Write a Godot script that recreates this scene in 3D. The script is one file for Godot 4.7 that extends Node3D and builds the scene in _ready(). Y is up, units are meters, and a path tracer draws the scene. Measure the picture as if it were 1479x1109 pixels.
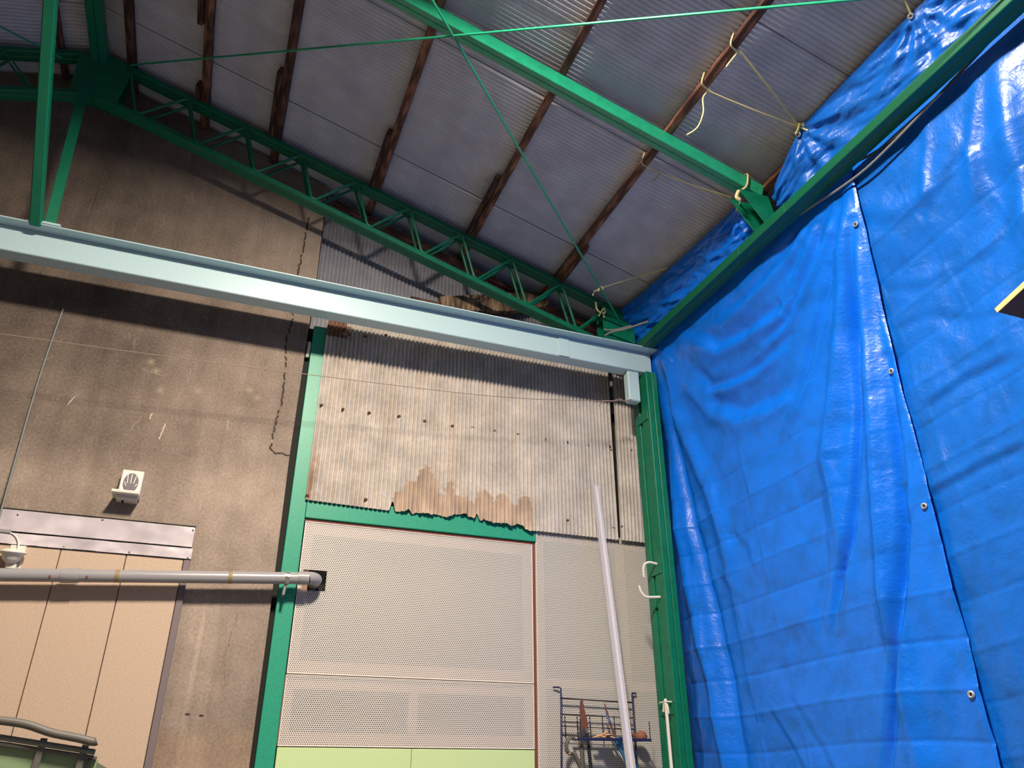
extends Node3D
# A workshop corner: concrete and corrugated back wall, blue tarpaulins over the open right side, green steel roof frame.
# World: x along the back wall, y up, z from the wall (z = 0) towards the viewer. Metres.

var M := {}
const SL := 0.305            # roof slope
const RX := -1.64            # ridge
var rng := RandomNumberGenerator.new()

# ------------------------------------------------------------------ small helpers
func stt(smooth := false) -> SurfaceTool:
	var s := SurfaceTool.new()
	s.begin(Mesh.PRIMITIVE_TRIANGLES)
	s.set_smooth_group(0 if smooth else -1)
	return s

func tri(s: SurfaceTool, a: Vector3, b: Vector3, c: Vector3, o: Vector3, ua := Vector2.ZERO, ub := Vector2.ZERO, uc := Vector2.ZERO) -> void:
	if (b - a).cross(c - a).dot((a + b + c) / 3.0 - o) > 0.0:
		s.set_uv(ua); s.add_vertex(a); s.set_uv(uc); s.add_vertex(c); s.set_uv(ub); s.add_vertex(b)
	else:
		s.set_uv(ua); s.add_vertex(a); s.set_uv(ub); s.add_vertex(b); s.set_uv(uc); s.add_vertex(c)

func obox(s: SurfaceTool, C: Vector3, B: Basis, h: Vector3, ch: float) -> void:
	# a chamfered box: centre, axes, half sizes
	s.set_smooth_group(-1)
	ch = minf(ch, minf(h.x, minf(h.y, h.z)) * 0.9)
	var V := {}
	for sx in [-1, 1]:
		for sy in [-1, 1]:
			for sz in [-1, 1]:
				var p := Vector3(sx * h.x, sy * h.y, sz * h.z)
				V[[sx, sy, sz, 0]] = p - Vector3(0, sy, sz) * ch
				V[[sx, sy, sz, 1]] = p - Vector3(sx, 0, sz) * ch
				V[[sx, sy, sz, 2]] = p - Vector3(sx, sy, 0) * ch
	var quads := []
	for a in [-1, 1]:
		quads.append([[a, -1, -1, 0], [a, 1, -1, 0], [a, 1, 1, 0], [a, -1, 1, 0]])
		quads.append([[-1, a, -1, 1], [1, a, -1, 1], [1, a, 1, 1], [-1, a, 1, 1]])
		quads.append([[-1, -1, a, 2], [1, -1, a, 2], [1, 1, a, 2], [-1, 1, a, 2]])
		for b in [-1, 1]:
			quads.append([[a, b, -1, 0], [a, b, -1, 1], [a, b, 1, 1], [a, b, 1, 0]])
			quads.append([[a, -1, b, 0], [a, -1, b, 2], [a, 1, b, 2], [a, 1, b, 0]])
			quads.append([[-1, a, b, 1], [-1, a, b, 2], [1, a, b, 2], [1, a, b, 1]])
			for c in [-1, 1]:
				var k := [V[[a, b, c, 0]], V[[a, b, c, 1]], V[[a, b, c, 2]]]
				tri(s, C + B * k[0], C + B * k[1], C + B * k[2], C, uvb(k[0]), uvb(k[1]), uvb(k[2]))
	for q in quads:
		var k := [V[q[0]], V[q[1]], V[q[2]], V[q[3]]]
		tri(s, C + B * k[0], C + B * k[1], C + B * k[2], C, uvb(k[0]), uvb(k[1]), uvb(k[2]))
		tri(s, C + B * k[0], C + B * k[2], C + B * k[3], C, uvb(k[0]), uvb(k[2]), uvb(k[3]))

func uvb(p: Vector3) -> Vector2:
	return Vector2(p.x + p.y, p.z)

func box(s: SurfaceTool, a: Vector3, b: Vector3, ch := 0.003) -> void:
	obox(s, (a + b) / 2.0, Basis.IDENTITY, (b - a).abs() / 2.0, ch)

func bar(s: SurfaceTool, A: Vector3, B: Vector3, w: float, h: float, up := Vector3.UP, ch := 0.003) -> void:
	# a beam from A to B, w wide and h high (h along up)
	var z := (B - A).normalized()
	var x := up.cross(z).normalized()
	obox(s, (A + B) / 2.0, Basis(x, z.cross(x), z), Vector3(w / 2, h / 2, A.distance_to(B) / 2), ch)

func tube(s: SurfaceTool, P: Array, r: float, n := 8, flat := 1.0, caps := true) -> void:
	s.set_smooth_group(0)
	var ring := []
	var up := Vector3(0.31, 0.9, 0.2)
	var L := 0.0
	for i in P.size():
		var d: Vector3 = (P[mini(i + 1, P.size() - 1)] - P[maxi(i - 1, 0)])
		d = d.normalized()
		var x := up.cross(d).normalized()
		var y := d.cross(x)
		up = y
		if i > 0:
			L += P[i].distance_to(P[i - 1])
		var rr := []
		for k in n + 1:
			var a := TAU * k / n
			rr.append([P[i] + (x * cos(a) + y * sin(a) * flat) * r, Vector2(float(k) / n, L)])
		ring.append(rr)
	for i in P.size() - 1:
		var o: Vector3 = (P[i] + P[i + 1]) / 2.0
		for k in n:
			var a = ring[i][k]; var b = ring[i][k + 1]; var c = ring[i + 1][k + 1]; var d = ring[i + 1][k]
			tri(s, a[0], b[0], c[0], o, a[1], b[1], c[1])
			tri(s, a[0], c[0], d[0], o, a[1], c[1], d[1])
	if caps:
		s.set_smooth_group(-1)
		for e in [0, P.size() - 1]:
			var inn: Vector3 = P[1] if e == 0 else P[e - 1]
			for k in n:
				tri(s, P[e], ring[e][k][0], ring[e][k + 1][0], inn)

func smooth(P: Array, n := 6) -> Array:
	var out := []
	for i in P.size() - 1:
		var a: Vector3 = P[maxi(i - 1, 0)]; var b: Vector3 = P[i]; var c: Vector3 = P[i + 1]; var d: Vector3 = P[mini(i + 2, P.size() - 1)]
		for k in n:
			out.append(b.cubic_interpolate(c, a, d, float(k) / n))
	out.append(P[-1])
	return out

func lathe(s: SurfaceTool, C: Vector3, axis: Vector3, prof: Array, n := 20) -> void:
	# prof: Vector2(radius, along axis)
	s.set_smooth_group(0)
	var z := axis.normalized()
	var x := (Vector3.RIGHT if absf(z.x) < 0.8 else Vector3.UP).cross(z).normalized()
	var y := z.cross(x)
	for i in prof.size() - 1:
		var o: Vector3 = C + z * (prof[i].y + prof[i + 1].y) / 2.0
		for k in n:
			var q := []
			for e in [[i, k], [i, k + 1], [i + 1, k + 1], [i + 1, k]]:
				var a: float = TAU * e[1] / n
				q.append(C + (x * cos(a) + y * sin(a)) * prof[e[0]].x + z * prof[e[0]].y)
			tri(s, q[0], q[1], q[2], o - z * 0.0001)
			tri(s, q[0], q[2], q[3], o - z * 0.0001)

func prism(s: SurfaceTool, poly: Array, z0: float, z1: float, T := Transform3D.IDENTITY) -> void:
	# a plate with the outline poly (x, y), between z0 and z1
	s.set_smooth_group(-1)
	var pv := PackedVector2Array(poly)
	if Geometry2D.is_polygon_clockwise(pv):
		pv.reverse()
	var n := pv.size()
	var idx := Geometry2D.triangulate_polygon(pv)
	var f := func(p: Vector2, z: float) -> Vector3: return T * Vector3(p.x, p.y, z)
	for i in range(0, idx.size(), 3):
		var a := pv[idx[i]]; var b := pv[idx[i + 1]]; var c := pv[idx[i + 2]]
		var inn: Vector3 = f.call((a + b + c) / 3.0, (z0 + z1) / 2)
		for z in [z0, z1]:
			tri(s, f.call(a, z), f.call(b, z), f.call(c, z), inn, a, b, c)
	for i in n:
		var a := pv[i]; var b := pv[(i + 1) % n]
		var nrm := Vector2(b.y - a.y, a.x - b.x)
		var inn: Vector3 = f.call((a + b) / 2.0 - nrm.normalized() * 0.0005, (z0 + z1) / 2)
		tri(s, f.call(a, z0), f.call(b, z0), f.call(b, z1), inn, a, b, b)
		tri(s, f.call(a, z0), f.call(b, z1), f.call(a, z1), inn, a, b, a)

func grid(nu: int, nv: int, P: PackedVector3Array, UV: PackedVector2Array, skip := PackedByteArray(), flip := false) -> ArrayMesh:
	# a sheet of nu x nv points
	var N := PackedVector3Array(); N.resize(P.size())
	for j in nv:
		for i in nu:
			var a := P[j * nu + mini(i + 1, nu - 1)] - P[j * nu + maxi(i - 1, 0)]
			var b := P[mini(j + 1, nv - 1) * nu + i] - P[maxi(j - 1, 0) * nu + i]
			var nn := a.cross(b).normalized()
			N[j * nu + i] = -nn if flip else nn
	var I := PackedInt32Array()
	for j in nv - 1:
		for i in nu - 1:
			if skip.size() and skip[j * nu + i]:
				continue
			var a := j * nu + i; var b := a + 1; var c := a + nu + 1; var d := a + nu
			if flip:
				I.append_array([a, b, c, a, c, d])
			else:
				I.append_array([a, c, b, a, d, c])
	var arr := []; arr.resize(Mesh.ARRAY_MAX)
	arr[Mesh.ARRAY_VERTEX] = P; arr[Mesh.ARRAY_NORMAL] = N; arr[Mesh.ARRAY_TEX_UV] = UV; arr[Mesh.ARRAY_INDEX] = I
	var m := ArrayMesh.new()
	m.add_surface_from_arrays(Mesh.PRIMITIVE_TRIANGLES, arr)
	return m

func obj(called: String, s, mat: Material, parent: Node = self) -> MeshInstance3D:
	var o := MeshInstance3D.new()
	o.name = called if parent != self else numbered(called)
	if s is SurfaceTool:
		s.generate_normals()
		o.mesh = s.commit()
	else:
		o.mesh = s
	o.material_override = mat
	o.cast_shadow = GeometryInstance3D.SHADOW_CASTING_SETTING_ON
	parent.add_child(o, true)
	if parent != self:
		var n := 0
		for c in parent.get_children():
			if c != o and str(c.get_meta("base", "")) == called:
				n += 1
		o.set_meta("base", called)
		o.name = called if n == 0 else "%s_%03d" % [called, n]
	return o

var taken := {}
func numbered(called: String) -> String:
	taken[called] = taken.get(called, -1) + 1
	return called if taken[called] == 0 else "%s_%03d" % [called, taken[called]]

func thing(called: String, label: String, category: String, group := "") -> Node3D:
	var o := Node3D.new()
	o.name = numbered(called)
	add_child(o)
	return tag(o, label, category, group)

func tag(o: Node3D, label: String, category: String, group := "") -> Node3D:
	o.set_meta("label", label)
	o.set_meta("category", category)
	if group:
		o.set_meta("group", group)
	return o

func struct(called: String, label := "", category := "") -> Node3D:
	var o := Node3D.new()
	o.name = called
	add_child(o)
	o.set_meta("kind", "structure")
	if label: o.set_meta("label", label)
	if category: o.set_meta("category", category)
	return o

# ------------------------------------------------------------------ materials
func noise(freq: float, seed_ := 1, oct := 4, ridged := false) -> FastNoiseLite:
	var n := FastNoiseLite.new()
	n.noise_type = FastNoiseLite.TYPE_SIMPLEX_SMOOTH
	n.seed = seed_
	n.frequency = freq
	n.fractal_octaves = oct
	n.fractal_type = FastNoiseLite.FRACTAL_RIDGED if ridged else FastNoiseLite.FRACTAL_FBM
	return n

func ntex(freq: float, seed_: int, cols := [], oct := 4, ridged := false, size := 512) -> NoiseTexture2D:
	var t := NoiseTexture2D.new()
	t.width = size; t.height = size; t.seamless = true
	t.noise = noise(freq, seed_, oct, ridged)
	if cols.size():
		var g := Gradient.new()
		g.offsets = PackedFloat32Array(cols.map(func(c): return c[0]))
		g.colors = PackedColorArray(cols.map(func(c): return c[1]))
		t.color_ramp = g
	return t

func mat(called: String, c: Color, rough := 0.6, metal := 0.0, spec := 0.5) -> StandardMaterial3D:
	var m := StandardMaterial3D.new()
	m.resource_name = called
	m.albedo_color = c
	m.roughness = rough
	m.metallic = metal
	m.metallic_specular = spec
	M[called] = m
	return m

func speckle(m: StandardMaterial3D, t: Texture2D, scale: float) -> StandardMaterial3D:
	m.albedo_texture = t
	m.uv1_triplanar = true
	m.uv1_scale = Vector3.ONE * scale
	return m

func bump(m: StandardMaterial3D, t: Texture2D, cm: float) -> StandardMaterial3D:
	m.heightmap_enabled = true
	m.heightmap_texture = t
	m.heightmap_scale = cm
	return m

func rgb(r: int, g: int, b: int) -> Color:
	return Color8(r, g, b)

func materials() -> void:
	var wear := ntex(0.012, 3, [[0.0, rgb(215, 215, 215)], [0.45, rgb(240, 240, 240)], [1.0, rgb(255, 255, 255)]], 5)
	speckle(mat("green_paint", rgb(8, 120, 88), 0.36), wear, 1.3)
	speckle(mat("lit_green_paint", rgb(34, 164, 124), 0.3, 0.0, 0.6), wear, 1.3)  # lighter copy of the frame green, nearby lamp light put into the colour
	var chips := ntex(0.03, 8, [[0.0, rgb(225, 228, 220)], [0.3, rgb(240, 243, 240)], [0.6, rgb(252, 252, 252)], [1.0, rgb(238, 246, 243)]], 5)
	speckle(mat("mint_paint", rgb(42, 160, 128), 0.42), chips, 2.2)
	mat("teal_paint", rgb(180, 208, 214), 0.32, 0.0, 0.5)
	mat("darkened_dusty_green", rgb(12, 96, 68), 0.4)  # eave beam green, darkened to offset strong lamp light on it
	mat("white_paint", rgb(222, 222, 216), 0.45)
	mat("pale_plastic", rgb(226, 222, 212), 0.4)
	mat("grey_plastic", rgb(150, 148, 148), 0.5)
	mat("emblem_grey", rgb(112, 104, 110), 0.5)
	mat("pipe_grey", rgb(156, 154, 157), 0.3)
	mat("tape", rgb(150, 132, 96), 0.6)
	mat("dark", rgb(20, 19, 18), 0.8)
	mat("steel", rgb(190, 188, 182), 0.28, 0.85)
	mat("dull_steel", rgb(140, 135, 128), 0.45, 0.6)
	speckle(mat("flashing", rgb(226, 215, 221), 0.35, 0.0), ntex(0.006, 21, [[0.0, rgb(205, 205, 205)], [1.0, rgb(255, 255, 255)]], 3), 1.0)
	mat("channel_white", rgb(206, 204, 214), 0.4)
	mat("mauve_trim", rgb(122, 108, 110), 0.5)
	mat("red_oxide", rgb(120, 62, 52), 0.7)
	mat("primer_pink", rgb(150, 118, 102), 0.7)
	mat("lime_panel", rgb(206, 228, 166), 0.4)
	speckle(mat("rust", rgb(150, 98, 76), 0.75), ntex(0.03, 4, [[0.0, rgb(120, 110, 110)], [1.0, rgb(255, 255, 255)]], 4), 5.0)
	mat("nail_rust", rgb(86, 56, 44), 0.8)
	mat("navy_wire", rgb(30, 38, 84), 0.5)
	mat("black_wire", rgb(28, 28, 32), 0.5)
	mat("cable_black", rgb(46, 44, 46), 0.55)
	mat("cable_grey", rgb(126, 130, 128), 0.55)
	mat("blue_grip", rgb(44, 116, 168), 0.4)
	mat("leather", rgb(138, 88, 66), 0.8)
	mat("chip_wood", rgb(205, 160, 120), 0.7)
	mat("cord_cream", rgb(214, 202, 150), 0.7)
	mat("rope_white", rgb(218, 214, 204), 0.75)
	mat("wire_brown", rgb(150, 130, 116), 0.5)
	mat("ply_edge", rgb(220, 176, 120), 0.7)
	mat("ply_dark", rgb(96, 72, 60), 0.7)
	mat("bucket_green", rgb(128, 150, 112), 0.5)
	mat("tube_grey", rgb(92, 88, 82), 0.55)
	mat("tube_green_grey", rgb(104, 110, 102), 0.5)
	mat("backing", rgb(92, 84, 74), 0.9)
	mat("floor_slab", rgb(124, 119, 114), 0.8)
	mat("plain_wall", rgb(84, 80, 76), 0.9)
	mat("outer_slab", rgb(90, 86, 84), 0.9)
	var lampm := mat("lamp_glow", rgb(255, 250, 240), 0.5)
	lampm.emission_enabled = true
	lampm.emission = rgb(255, 236, 208)
	lampm.emission_energy_multiplier = 3.0

	# beige pimpled insulation board
	var bb := speckle(mat("beige_board", rgb(208, 182, 158), 0.6), ntex(0.05, 31, [[0.0, rgb(236, 236, 236)], [0.6, rgb(246, 246, 246)], [1.0, rgb(255, 255, 255)]], 3), 2.2)
	var nt := ntex(0.05, 31, [], 3)
	nt.as_normal_map = true
	nt.bump_strength = 1.5
	bb.normal_enabled = true
	bb.normal_texture = nt
	bb.normal_scale = 0.5
	# galvanised roof sheet, seen from below
	speckle(mat("roof_sheet", rgb(204, 207, 220), 0.5), ntex(0.01, 41, [[0.0, rgb(215, 215, 218)], [1.0, rgb(255, 255, 255)]], 4), 0.6)
	speckle(mat("wall_sheet", rgb(160, 160, 168), 0.5), ntex(0.01, 43, [[0.0, rgb(205, 205, 210)], [1.0, rgb(255, 255, 255)]], 4), 0.8)
	# timber: grain along v
	var wt := wood_tex()
	for e in [["timber", rgb(156, 106, 84)], ["timber_dark", rgb(116, 76, 66)], ["timber_pale", rgb(168, 140, 112)]]:
		var m := mat(e[0], e[1], 0.75)
		m.albedo_texture = wt
		m.uv1_scale = Vector3(4.0, 0.55, 1)
	# perforated sheet
	var p := mat("perforated", rgb(222, 216, 208), 0.4)
	p.albedo_texture = perf_tex()
	p.transparency = BaseMaterial3D.TRANSPARENCY_ALPHA_SCISSOR
	p.alpha_scissor_threshold = 0.5
	p.uv1_scale = Vector3(1.0 / 0.0155, 1.0 / (0.0155 * 1.732), 1)
	mat("perforated_rim", rgb(236, 226, 214), 0.42)
	# tarpaulin
	var tm := mat("tarp", rgb(4, 112, 236), 0.34, 0.0, 0.5)
	tm.albedo_texture = ntex(0.008, 51, [[0.0, rgb(232, 228, 222)], [0.5, rgb(248, 248, 248)], [1.0, rgb(255, 255, 255)]], 4)
	bump(tm, ntex(0.03, 52, [], 4, true), 0.17)
	tm.uv1_scale = Vector3(1.1, 1.1, 1)
	var tf: StandardMaterial3D = tm.duplicate()
	tf.resource_name = "tarp_darker"
	tf.albedo_color = rgb(6, 100, 206)  # slightly darker blue for the right tarpaulin
	tf.roughness = 0.38
	M["tarp_darker"] = tf
	mat("eyelet", rgb(226, 226, 220), 0.35, 0.4)

func wood_tex() -> ImageTexture:
	var w := 128; var h := 512
	var a := noise(0.05, 61, 4); var b := noise(0.012, 62, 3)
	var d := PackedByteArray(); d.resize(w * h * 3)
	for y in h:
		var yy := absf(y - h / 2.0) * 0.9
		for x in w:
			var xx := absf(x - w / 2.0)
			var g := a.get_noise_2d(xx * 2.2, yy * 0.12) * 0.3 + b.get_noise_2d(xx * 3.0, yy) * 0.55
			var v := clampf(0.72 + g, 0.25, 1.0)
			var k := (y * w + x) * 3
			d[k] = int(255 * v); d[k + 1] = int(255 * v * (0.93 + 0.07 * v)); d[k + 2] = int(255 * v * (0.88 + 0.1 * v))
	return ImageTexture.create_from_image(Image.create_from_data(w, h, false, Image.FORMAT_RGB8, d))

func perf_tex() -> ImageTexture:
	var w := 64; var h := 111
	var im := Image.create(w, h, false, Image.FORMAT_RGBA8)
	for y in h:
		for x in w:
			var best := 9.0
			for c in [Vector2(0, 0), Vector2(1, 0), Vector2(0, 1.732), Vector2(1, 1.732), Vector2(0.5, 0.866)]:
				best = minf(best, Vector2((x + 0.5) / w, (y + 0.5) / h * 1.732).distance_to(c))
			var al := clampf((best - 0.31) * 20.0 + 0.5, 0.0, 1.0)
			im.set_pixel(x, y, Color(1, 1, 1, al))
	return ImageTexture.create_from_image(im)

func seg_d(p: Vector2, a: Vector2, b: Vector2) -> float:
	return p.distance_to(Geometry2D.get_closest_point_to_segment(p, a, b))

func concrete_tex() -> ImageTexture:
	# the wall's stains, washes and cracks, with lamp falloff painted into the tone; u over x -3.2 .. 0.5, v over y 7.2 .. 0
	var s := 170.0
	var w := int(3.7 * s); var h := int(7.2 * s)
	var big := noise(0.9, 71, 4); var mid := noise(4.0, 72, 4); var fine := noise(42.0, 73, 3); var streak := noise(1.0, 74, 4); var scr := noise(1.0, 75, 2)
	var d := PackedByteArray(); d.resize(w * h * 3)
	for j in h:
		var y := 7.2 - j / s
		var lower := smoothstep(3.75, 3.45, y)        # the paler render below
		var upper_tone := smoothstep(4.0, 4.35, y)  # tone turns darker above mid height
		for i in w:
			var x := -3.2 + i / s
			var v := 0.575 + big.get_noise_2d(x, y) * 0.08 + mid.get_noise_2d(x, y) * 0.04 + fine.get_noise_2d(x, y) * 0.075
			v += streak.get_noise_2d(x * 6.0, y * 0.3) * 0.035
			v += lower * 0.05 - upper_tone * 0.03 + smoothstep(5.0, 5.4, y) * 0.035 - smoothstep(0.1, -1.3, x) * 0.14 * (1.0 - lower * 0.5)  # leftward darkening and lift above the beam paint lamp light into the tone
			var warm := 0.0
			if y < 2.8 and x > -0.25:
				var wash := clampf(1.0 - absf(x - 0.0 + (y - 2.2) * 0.05) / 0.16, 0.0, 1.0)
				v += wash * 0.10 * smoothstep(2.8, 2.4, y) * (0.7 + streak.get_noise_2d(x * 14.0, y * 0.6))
			if y < 2.0:
				warm = smoothstep(1.95, 1.75, y + mid.get_noise_2d(x + 9.0, y) * 0.15) * 0.04
			if y < 3.2:
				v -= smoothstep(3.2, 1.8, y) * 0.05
			var sc := scr.get_noise_2d(x * 26.0 + y * 3.0, y * 1.6)
			if sc > 0.62:
				v += (sc - 0.62) * 0.5
			var k := (j * w + i) * 3
			d[k] = int(255 * clampf(v * (1.0 + warm) + 0.012, 0, 1)); d[k + 1] = int(255 * clampf(v * 0.915, 0, 1)); d[k + 2] = int(255 * clampf(v * (0.825 - warm), 0, 1))
	var im := Image.create_from_data(w, h, false, Image.FORMAT_RGB8, d)
	var mark := func(P: Array, wd: float, col: Color, jit: float) -> void:
		for q in P.size() - 1:
			var a: Vector2 = P[q]; var b: Vector2 = P[q + 1]
			var n := int(a.distance_to(b) * s * 2.0) + 1
			for e in n:
				var p := a.lerp(b, float(e) / n)
				p += Vector2(mid.get_noise_2d(p.y * 3.5, p.x * 3.5 + 5.0), mid.get_noise_2d(p.x * 3.5, p.y * 3.5)) * jit
				if jit > 0 and fine.get_noise_2d(p.x * 0.3, p.y * 0.35) < -0.3:
					continue
				var px := int((p.x + 3.2) * s); var py := int((7.2 - p.y) * s)
				for oy in int(maxf(1, wd)):
					for ox in int(maxf(1, wd)):
						if px + ox >= 0 and px + ox < w and py + oy >= 0 and py + oy < h:
							im.set_pixel(px + ox, py + oy, im.get_pixel(px + ox, py + oy).lerp(col, col.a))
	var cr := Color(0.2, 0.17, 0.15, 0.7)
	mark.call([Vector2(0.285, 6.2), Vector2(0.275, 5.83), Vector2(0.262, 5.53), Vector2(0.25, 5.4), Vector2(0.277, 5.13), Vector2(0.25, 4.85), Vector2(0.279, 4.62), Vector2(0.293, 4.3), Vector2(0.266, 4.11), Vector2(0.257, 3.88), Vector2(0.30, 3.855), Vector2(0.42, 3.85)], 2, Color(0.22, 0.19, 0.165, 0.55), 0.013)
	mark.call([Vector2(0.21, 2.6), Vector2(0.17, 2.3), Vector2(0.2, 2.1)], 1, Color(0.42, 0.37, 0.32, 0.35), 0.02)
	var pale := Color(0.93, 0.88, 0.8, 0.75)
	mark.call([Vector2(-0.645, 3.99), Vector2(-0.64, 4.04)], 1, pale, 0.0)
	mark.call([Vector2(-0.55, 3.84), Vector2(-0.53, 3.97)], 1, pale, 0.0)
	mark.call([Vector2(-1.21, 4.02), Vector2(-1.18, 4.09)], 1, pale, 0.0)
	rng.seed = 77
	for q in 55:
		var a := Vector2(rng.randf_range(-1.5, 0.42), rng.randf_range(1.6, 6.2))
		var dirn := Vector2(rng.randfn(0, 0.05), rng.randf_range(0.02, 0.22)) if q % 3 else Vector2(rng.randf_range(0.03, 0.2), rng.randfn(0, 0.02))
		mark.call([a, a + dirn], 1, Color(0.75, 0.69, 0.6, rng.randf_range(0.08, 0.35)), 0.012)
	for q in [Vector2(-0.62, 4.24), Vector2(-0.73, 4.47), Vector2(-0.35, 4.28), Vector2(0.03, 4.36), Vector2(-0.68, 4.4), Vector2(0.1, 4.3)]:
		for e in 26:
			var an := TAU * e / 26.0
			mark.call([q, q + Vector2(cos(an), sin(an)) * rng.randf_range(0.03, 0.045)], 1, Color(0.68, 0.62, 0.53, 0.16), 0.0)
	for q in [Vector2(-0.02, 1.93), Vector2(0.07, 1.925), Vector2(-0.77, 3.42)]:
		mark.call([q, q + Vector2(0.02, 0.0)], 2, cr, 0.0)
	return ImageTexture.create_from_image(im)

const STAIN := [Vector2(1.25, 3.50), Vector2(1.27, 3.64), Vector2(1.34, 3.66), Vector2(1.36, 3.75), Vector2(1.44, 3.75), Vector2(1.47, 3.83), Vector2(1.515, 3.915), Vector2(1.545, 3.9), Vector2(1.58, 3.82), Vector2(1.62, 3.80), Vector2(1.65, 3.69), Vector2(1.69, 3.66), Vector2(1.72, 3.78), Vector2(1.76, 3.79), Vector2(1.78, 3.69), Vector2(1.84, 3.67), Vector2(1.9, 3.66), Vector2(1.95, 3.62), Vector2(1.99, 3.74), Vector2(2.06, 3.745), Vector2(2.1, 3.72), Vector2(2.14, 3.66), Vector2(2.2, 3.755), Vector2(2.24, 3.75), Vector2(2.29, 3.65), Vector2(2.33, 3.62), Vector2(2.38, 3.745), Vector2(2.45, 3.74), Vector2(2.48, 3.68), Vector2(2.5, 3.4), Vector2(1.25, 3.3)]

func sheet_tex() -> ImageTexture:
	# lower corrugated sheets: rust runs, patched edge; u over x 0.54 .. 3.70, v over y 5.2 .. 3.4
	var s := 210.0
	var w := int(3.16 * s); var h := int(1.8 * s)
	var mid := noise(3.0, 81, 4); var fine := noise(20.0, 82, 3); var st := noise(1.0, 83, 3)
	var poly := PackedVector2Array(STAIN)
	var im := Image.create(w, h, false, Image.FORMAT_RGB8)
	for j in h:
		var y := 5.2 - j / s
		for i in w:
			var x := 0.54 + i / s
			var c := Color(0.79, 0.755, 0.715)
			var n := st.get_noise_2d(x * 9.0, y * 0.5)
			c = c.lerp(Color(0.755, 0.68, 0.60), clampf(n * 0.8, 0.0, 0.45))
			c = c.lerp(Color(0.74, 0.73, 0.75), smoothstep(1.7, 3.2, x) * 0.45)
			c = c * (0.96 + mid.get_noise_2d(x, y) * 0.12 + fine.get_noise_2d(x, y) * 0.05)
			var edge := 0.66 + mid.get_noise_2d(x * 2.0, y * 2.0) * 0.07
			if x < edge:
				c = c.lerp(Color(0.5, 0.32, 0.22), clampf((edge - x) * 8.0, 0, 0.55) * smoothstep(4.2, 3.5, y))
			if y > 4.98 and x < 0.76 + mid.get_noise_2d(x * 5.0, y * 5.0) * 0.1:
				c = c.lerp(Color(0.42, 0.25, 0.18), 0.75)
			var p := Vector2(x + mid.get_noise_2d(x * 6.0, y * 6.0) * 0.03, y + fine.get_noise_2d(x, y) * 0.025)
			if Geometry2D.is_point_in_polygon(p, poly):
				c = Color(0.70, 0.615, 0.54) * (1.0 + mid.get_noise_2d(x * 2.0, y) * 0.18)
			im.set_pixel(i, j, c)
	return ImageTexture.create_from_image(im)

func roof_y(x: float) -> float:
	return 6.755 - SL * x if x >= RX else 6.755 - SL * RX - 0.32 * (RX - x)

# ------------------------------------------------------------------ corrugated sheet
func corr(u0: float, u1: float, pitch: float, amp: float, rows: int, at: Callable, uv: Callable, per := 8) -> ArrayMesh:
	# at(u, t, wave) -> point; t 0..1 along the ribs
	var nu := int(ceil((u1 - u0) / pitch * per)) + 1
	var P := PackedVector3Array(); var U := PackedVector2Array()
	for j in rows:
		for i in nu:
			var u := lerpf(u0, u1, float(i) / (nu - 1))
			var wv := 2.0 * pow(absf(cos(u / pitch * PI)), 0.55) - 1.0
			var p: Vector3 = at.call(u, float(j) / (rows - 1), wv * amp)
			P.append(p)
			U.append(uv.call(p))
	return grid(nu, rows, P, U)

func _ready() -> void:
	# ---------------- camera
	var cam := Camera3D.new()
	cam.name = "camera"
	cam.position = Vector3(0, 1.55, 6.0)
	cam.rotation = Vector3(deg_to_rad(27.037), deg_to_rad(-21.106), deg_to_rad(-0.024))
	cam.fov = rad_to_deg(2.0 * atan(554.5 / 1115.0))
	cam.near = 0.05
	cam.far = 100.0
	add_child(cam)
	cam.current = true
	# ---------------- environment
	var we := WorldEnvironment.new()
	we.name = "surroundings"
	var env := Environment.new()
	env.background_mode = Environment.BG_SKY
	var sky := Sky.new()
	var sm := ProceduralSkyMaterial.new()
	sm.sky_top_color = rgb(150, 182, 226)
	sm.sky_horizon_color = rgb(214, 224, 236)
	sm.ground_bottom_color = rgb(120, 116, 110)
	sm.ground_horizon_color = rgb(190, 192, 194)
	sm.sky_energy_multiplier = 1.0
	sm.ground_energy_multiplier = 0.4
	sky.sky_material = sm
	env.sky = sky
	env.tonemap_mode = Environment.TONE_MAPPER_LINEAR
	env.tonemap_exposure = 1.0
	env.sdfgi_enabled = true
	env.ssao_enabled = true
	env.ssil_enabled = true
	we.environment = env
	add_child(we)
	# ---------------- light of two lamps out of view, placed to light wall and tarps (their fittings are built with the fittings)
	var lamps := [[Vector3(0.4, 6.46, 4.4), 90.0, 80.0], [Vector3(-0.4, 6.1, 8.6), 88.0, 3.0]]
	for e in lamps:
		var dr := Vector3(0.0, -sin(deg_to_rad(e[1])), -cos(deg_to_rad(e[1])))
		var al := AreaLight3D.new()
		al.name = "unseen_lamp_light"
		al.area_size = Vector2(0.6, 0.9)
		al.light_energy = e[2]
		al.light_color = rgb(255, 240, 220)
		al.area_range = 30.0
		al.area_attenuation = 2.0
		al.shadow_enabled = true
		add_child(al, true)
		al.look_at_from_position(e[0] + dr * 0.012, e[0] + dr, Vector3.FORWARD)

	materials()
	shell()
	back_wall()
	steel_frame()
	tarps()
	fittings(lamps)
	ties_and_cables()
	tools()

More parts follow.
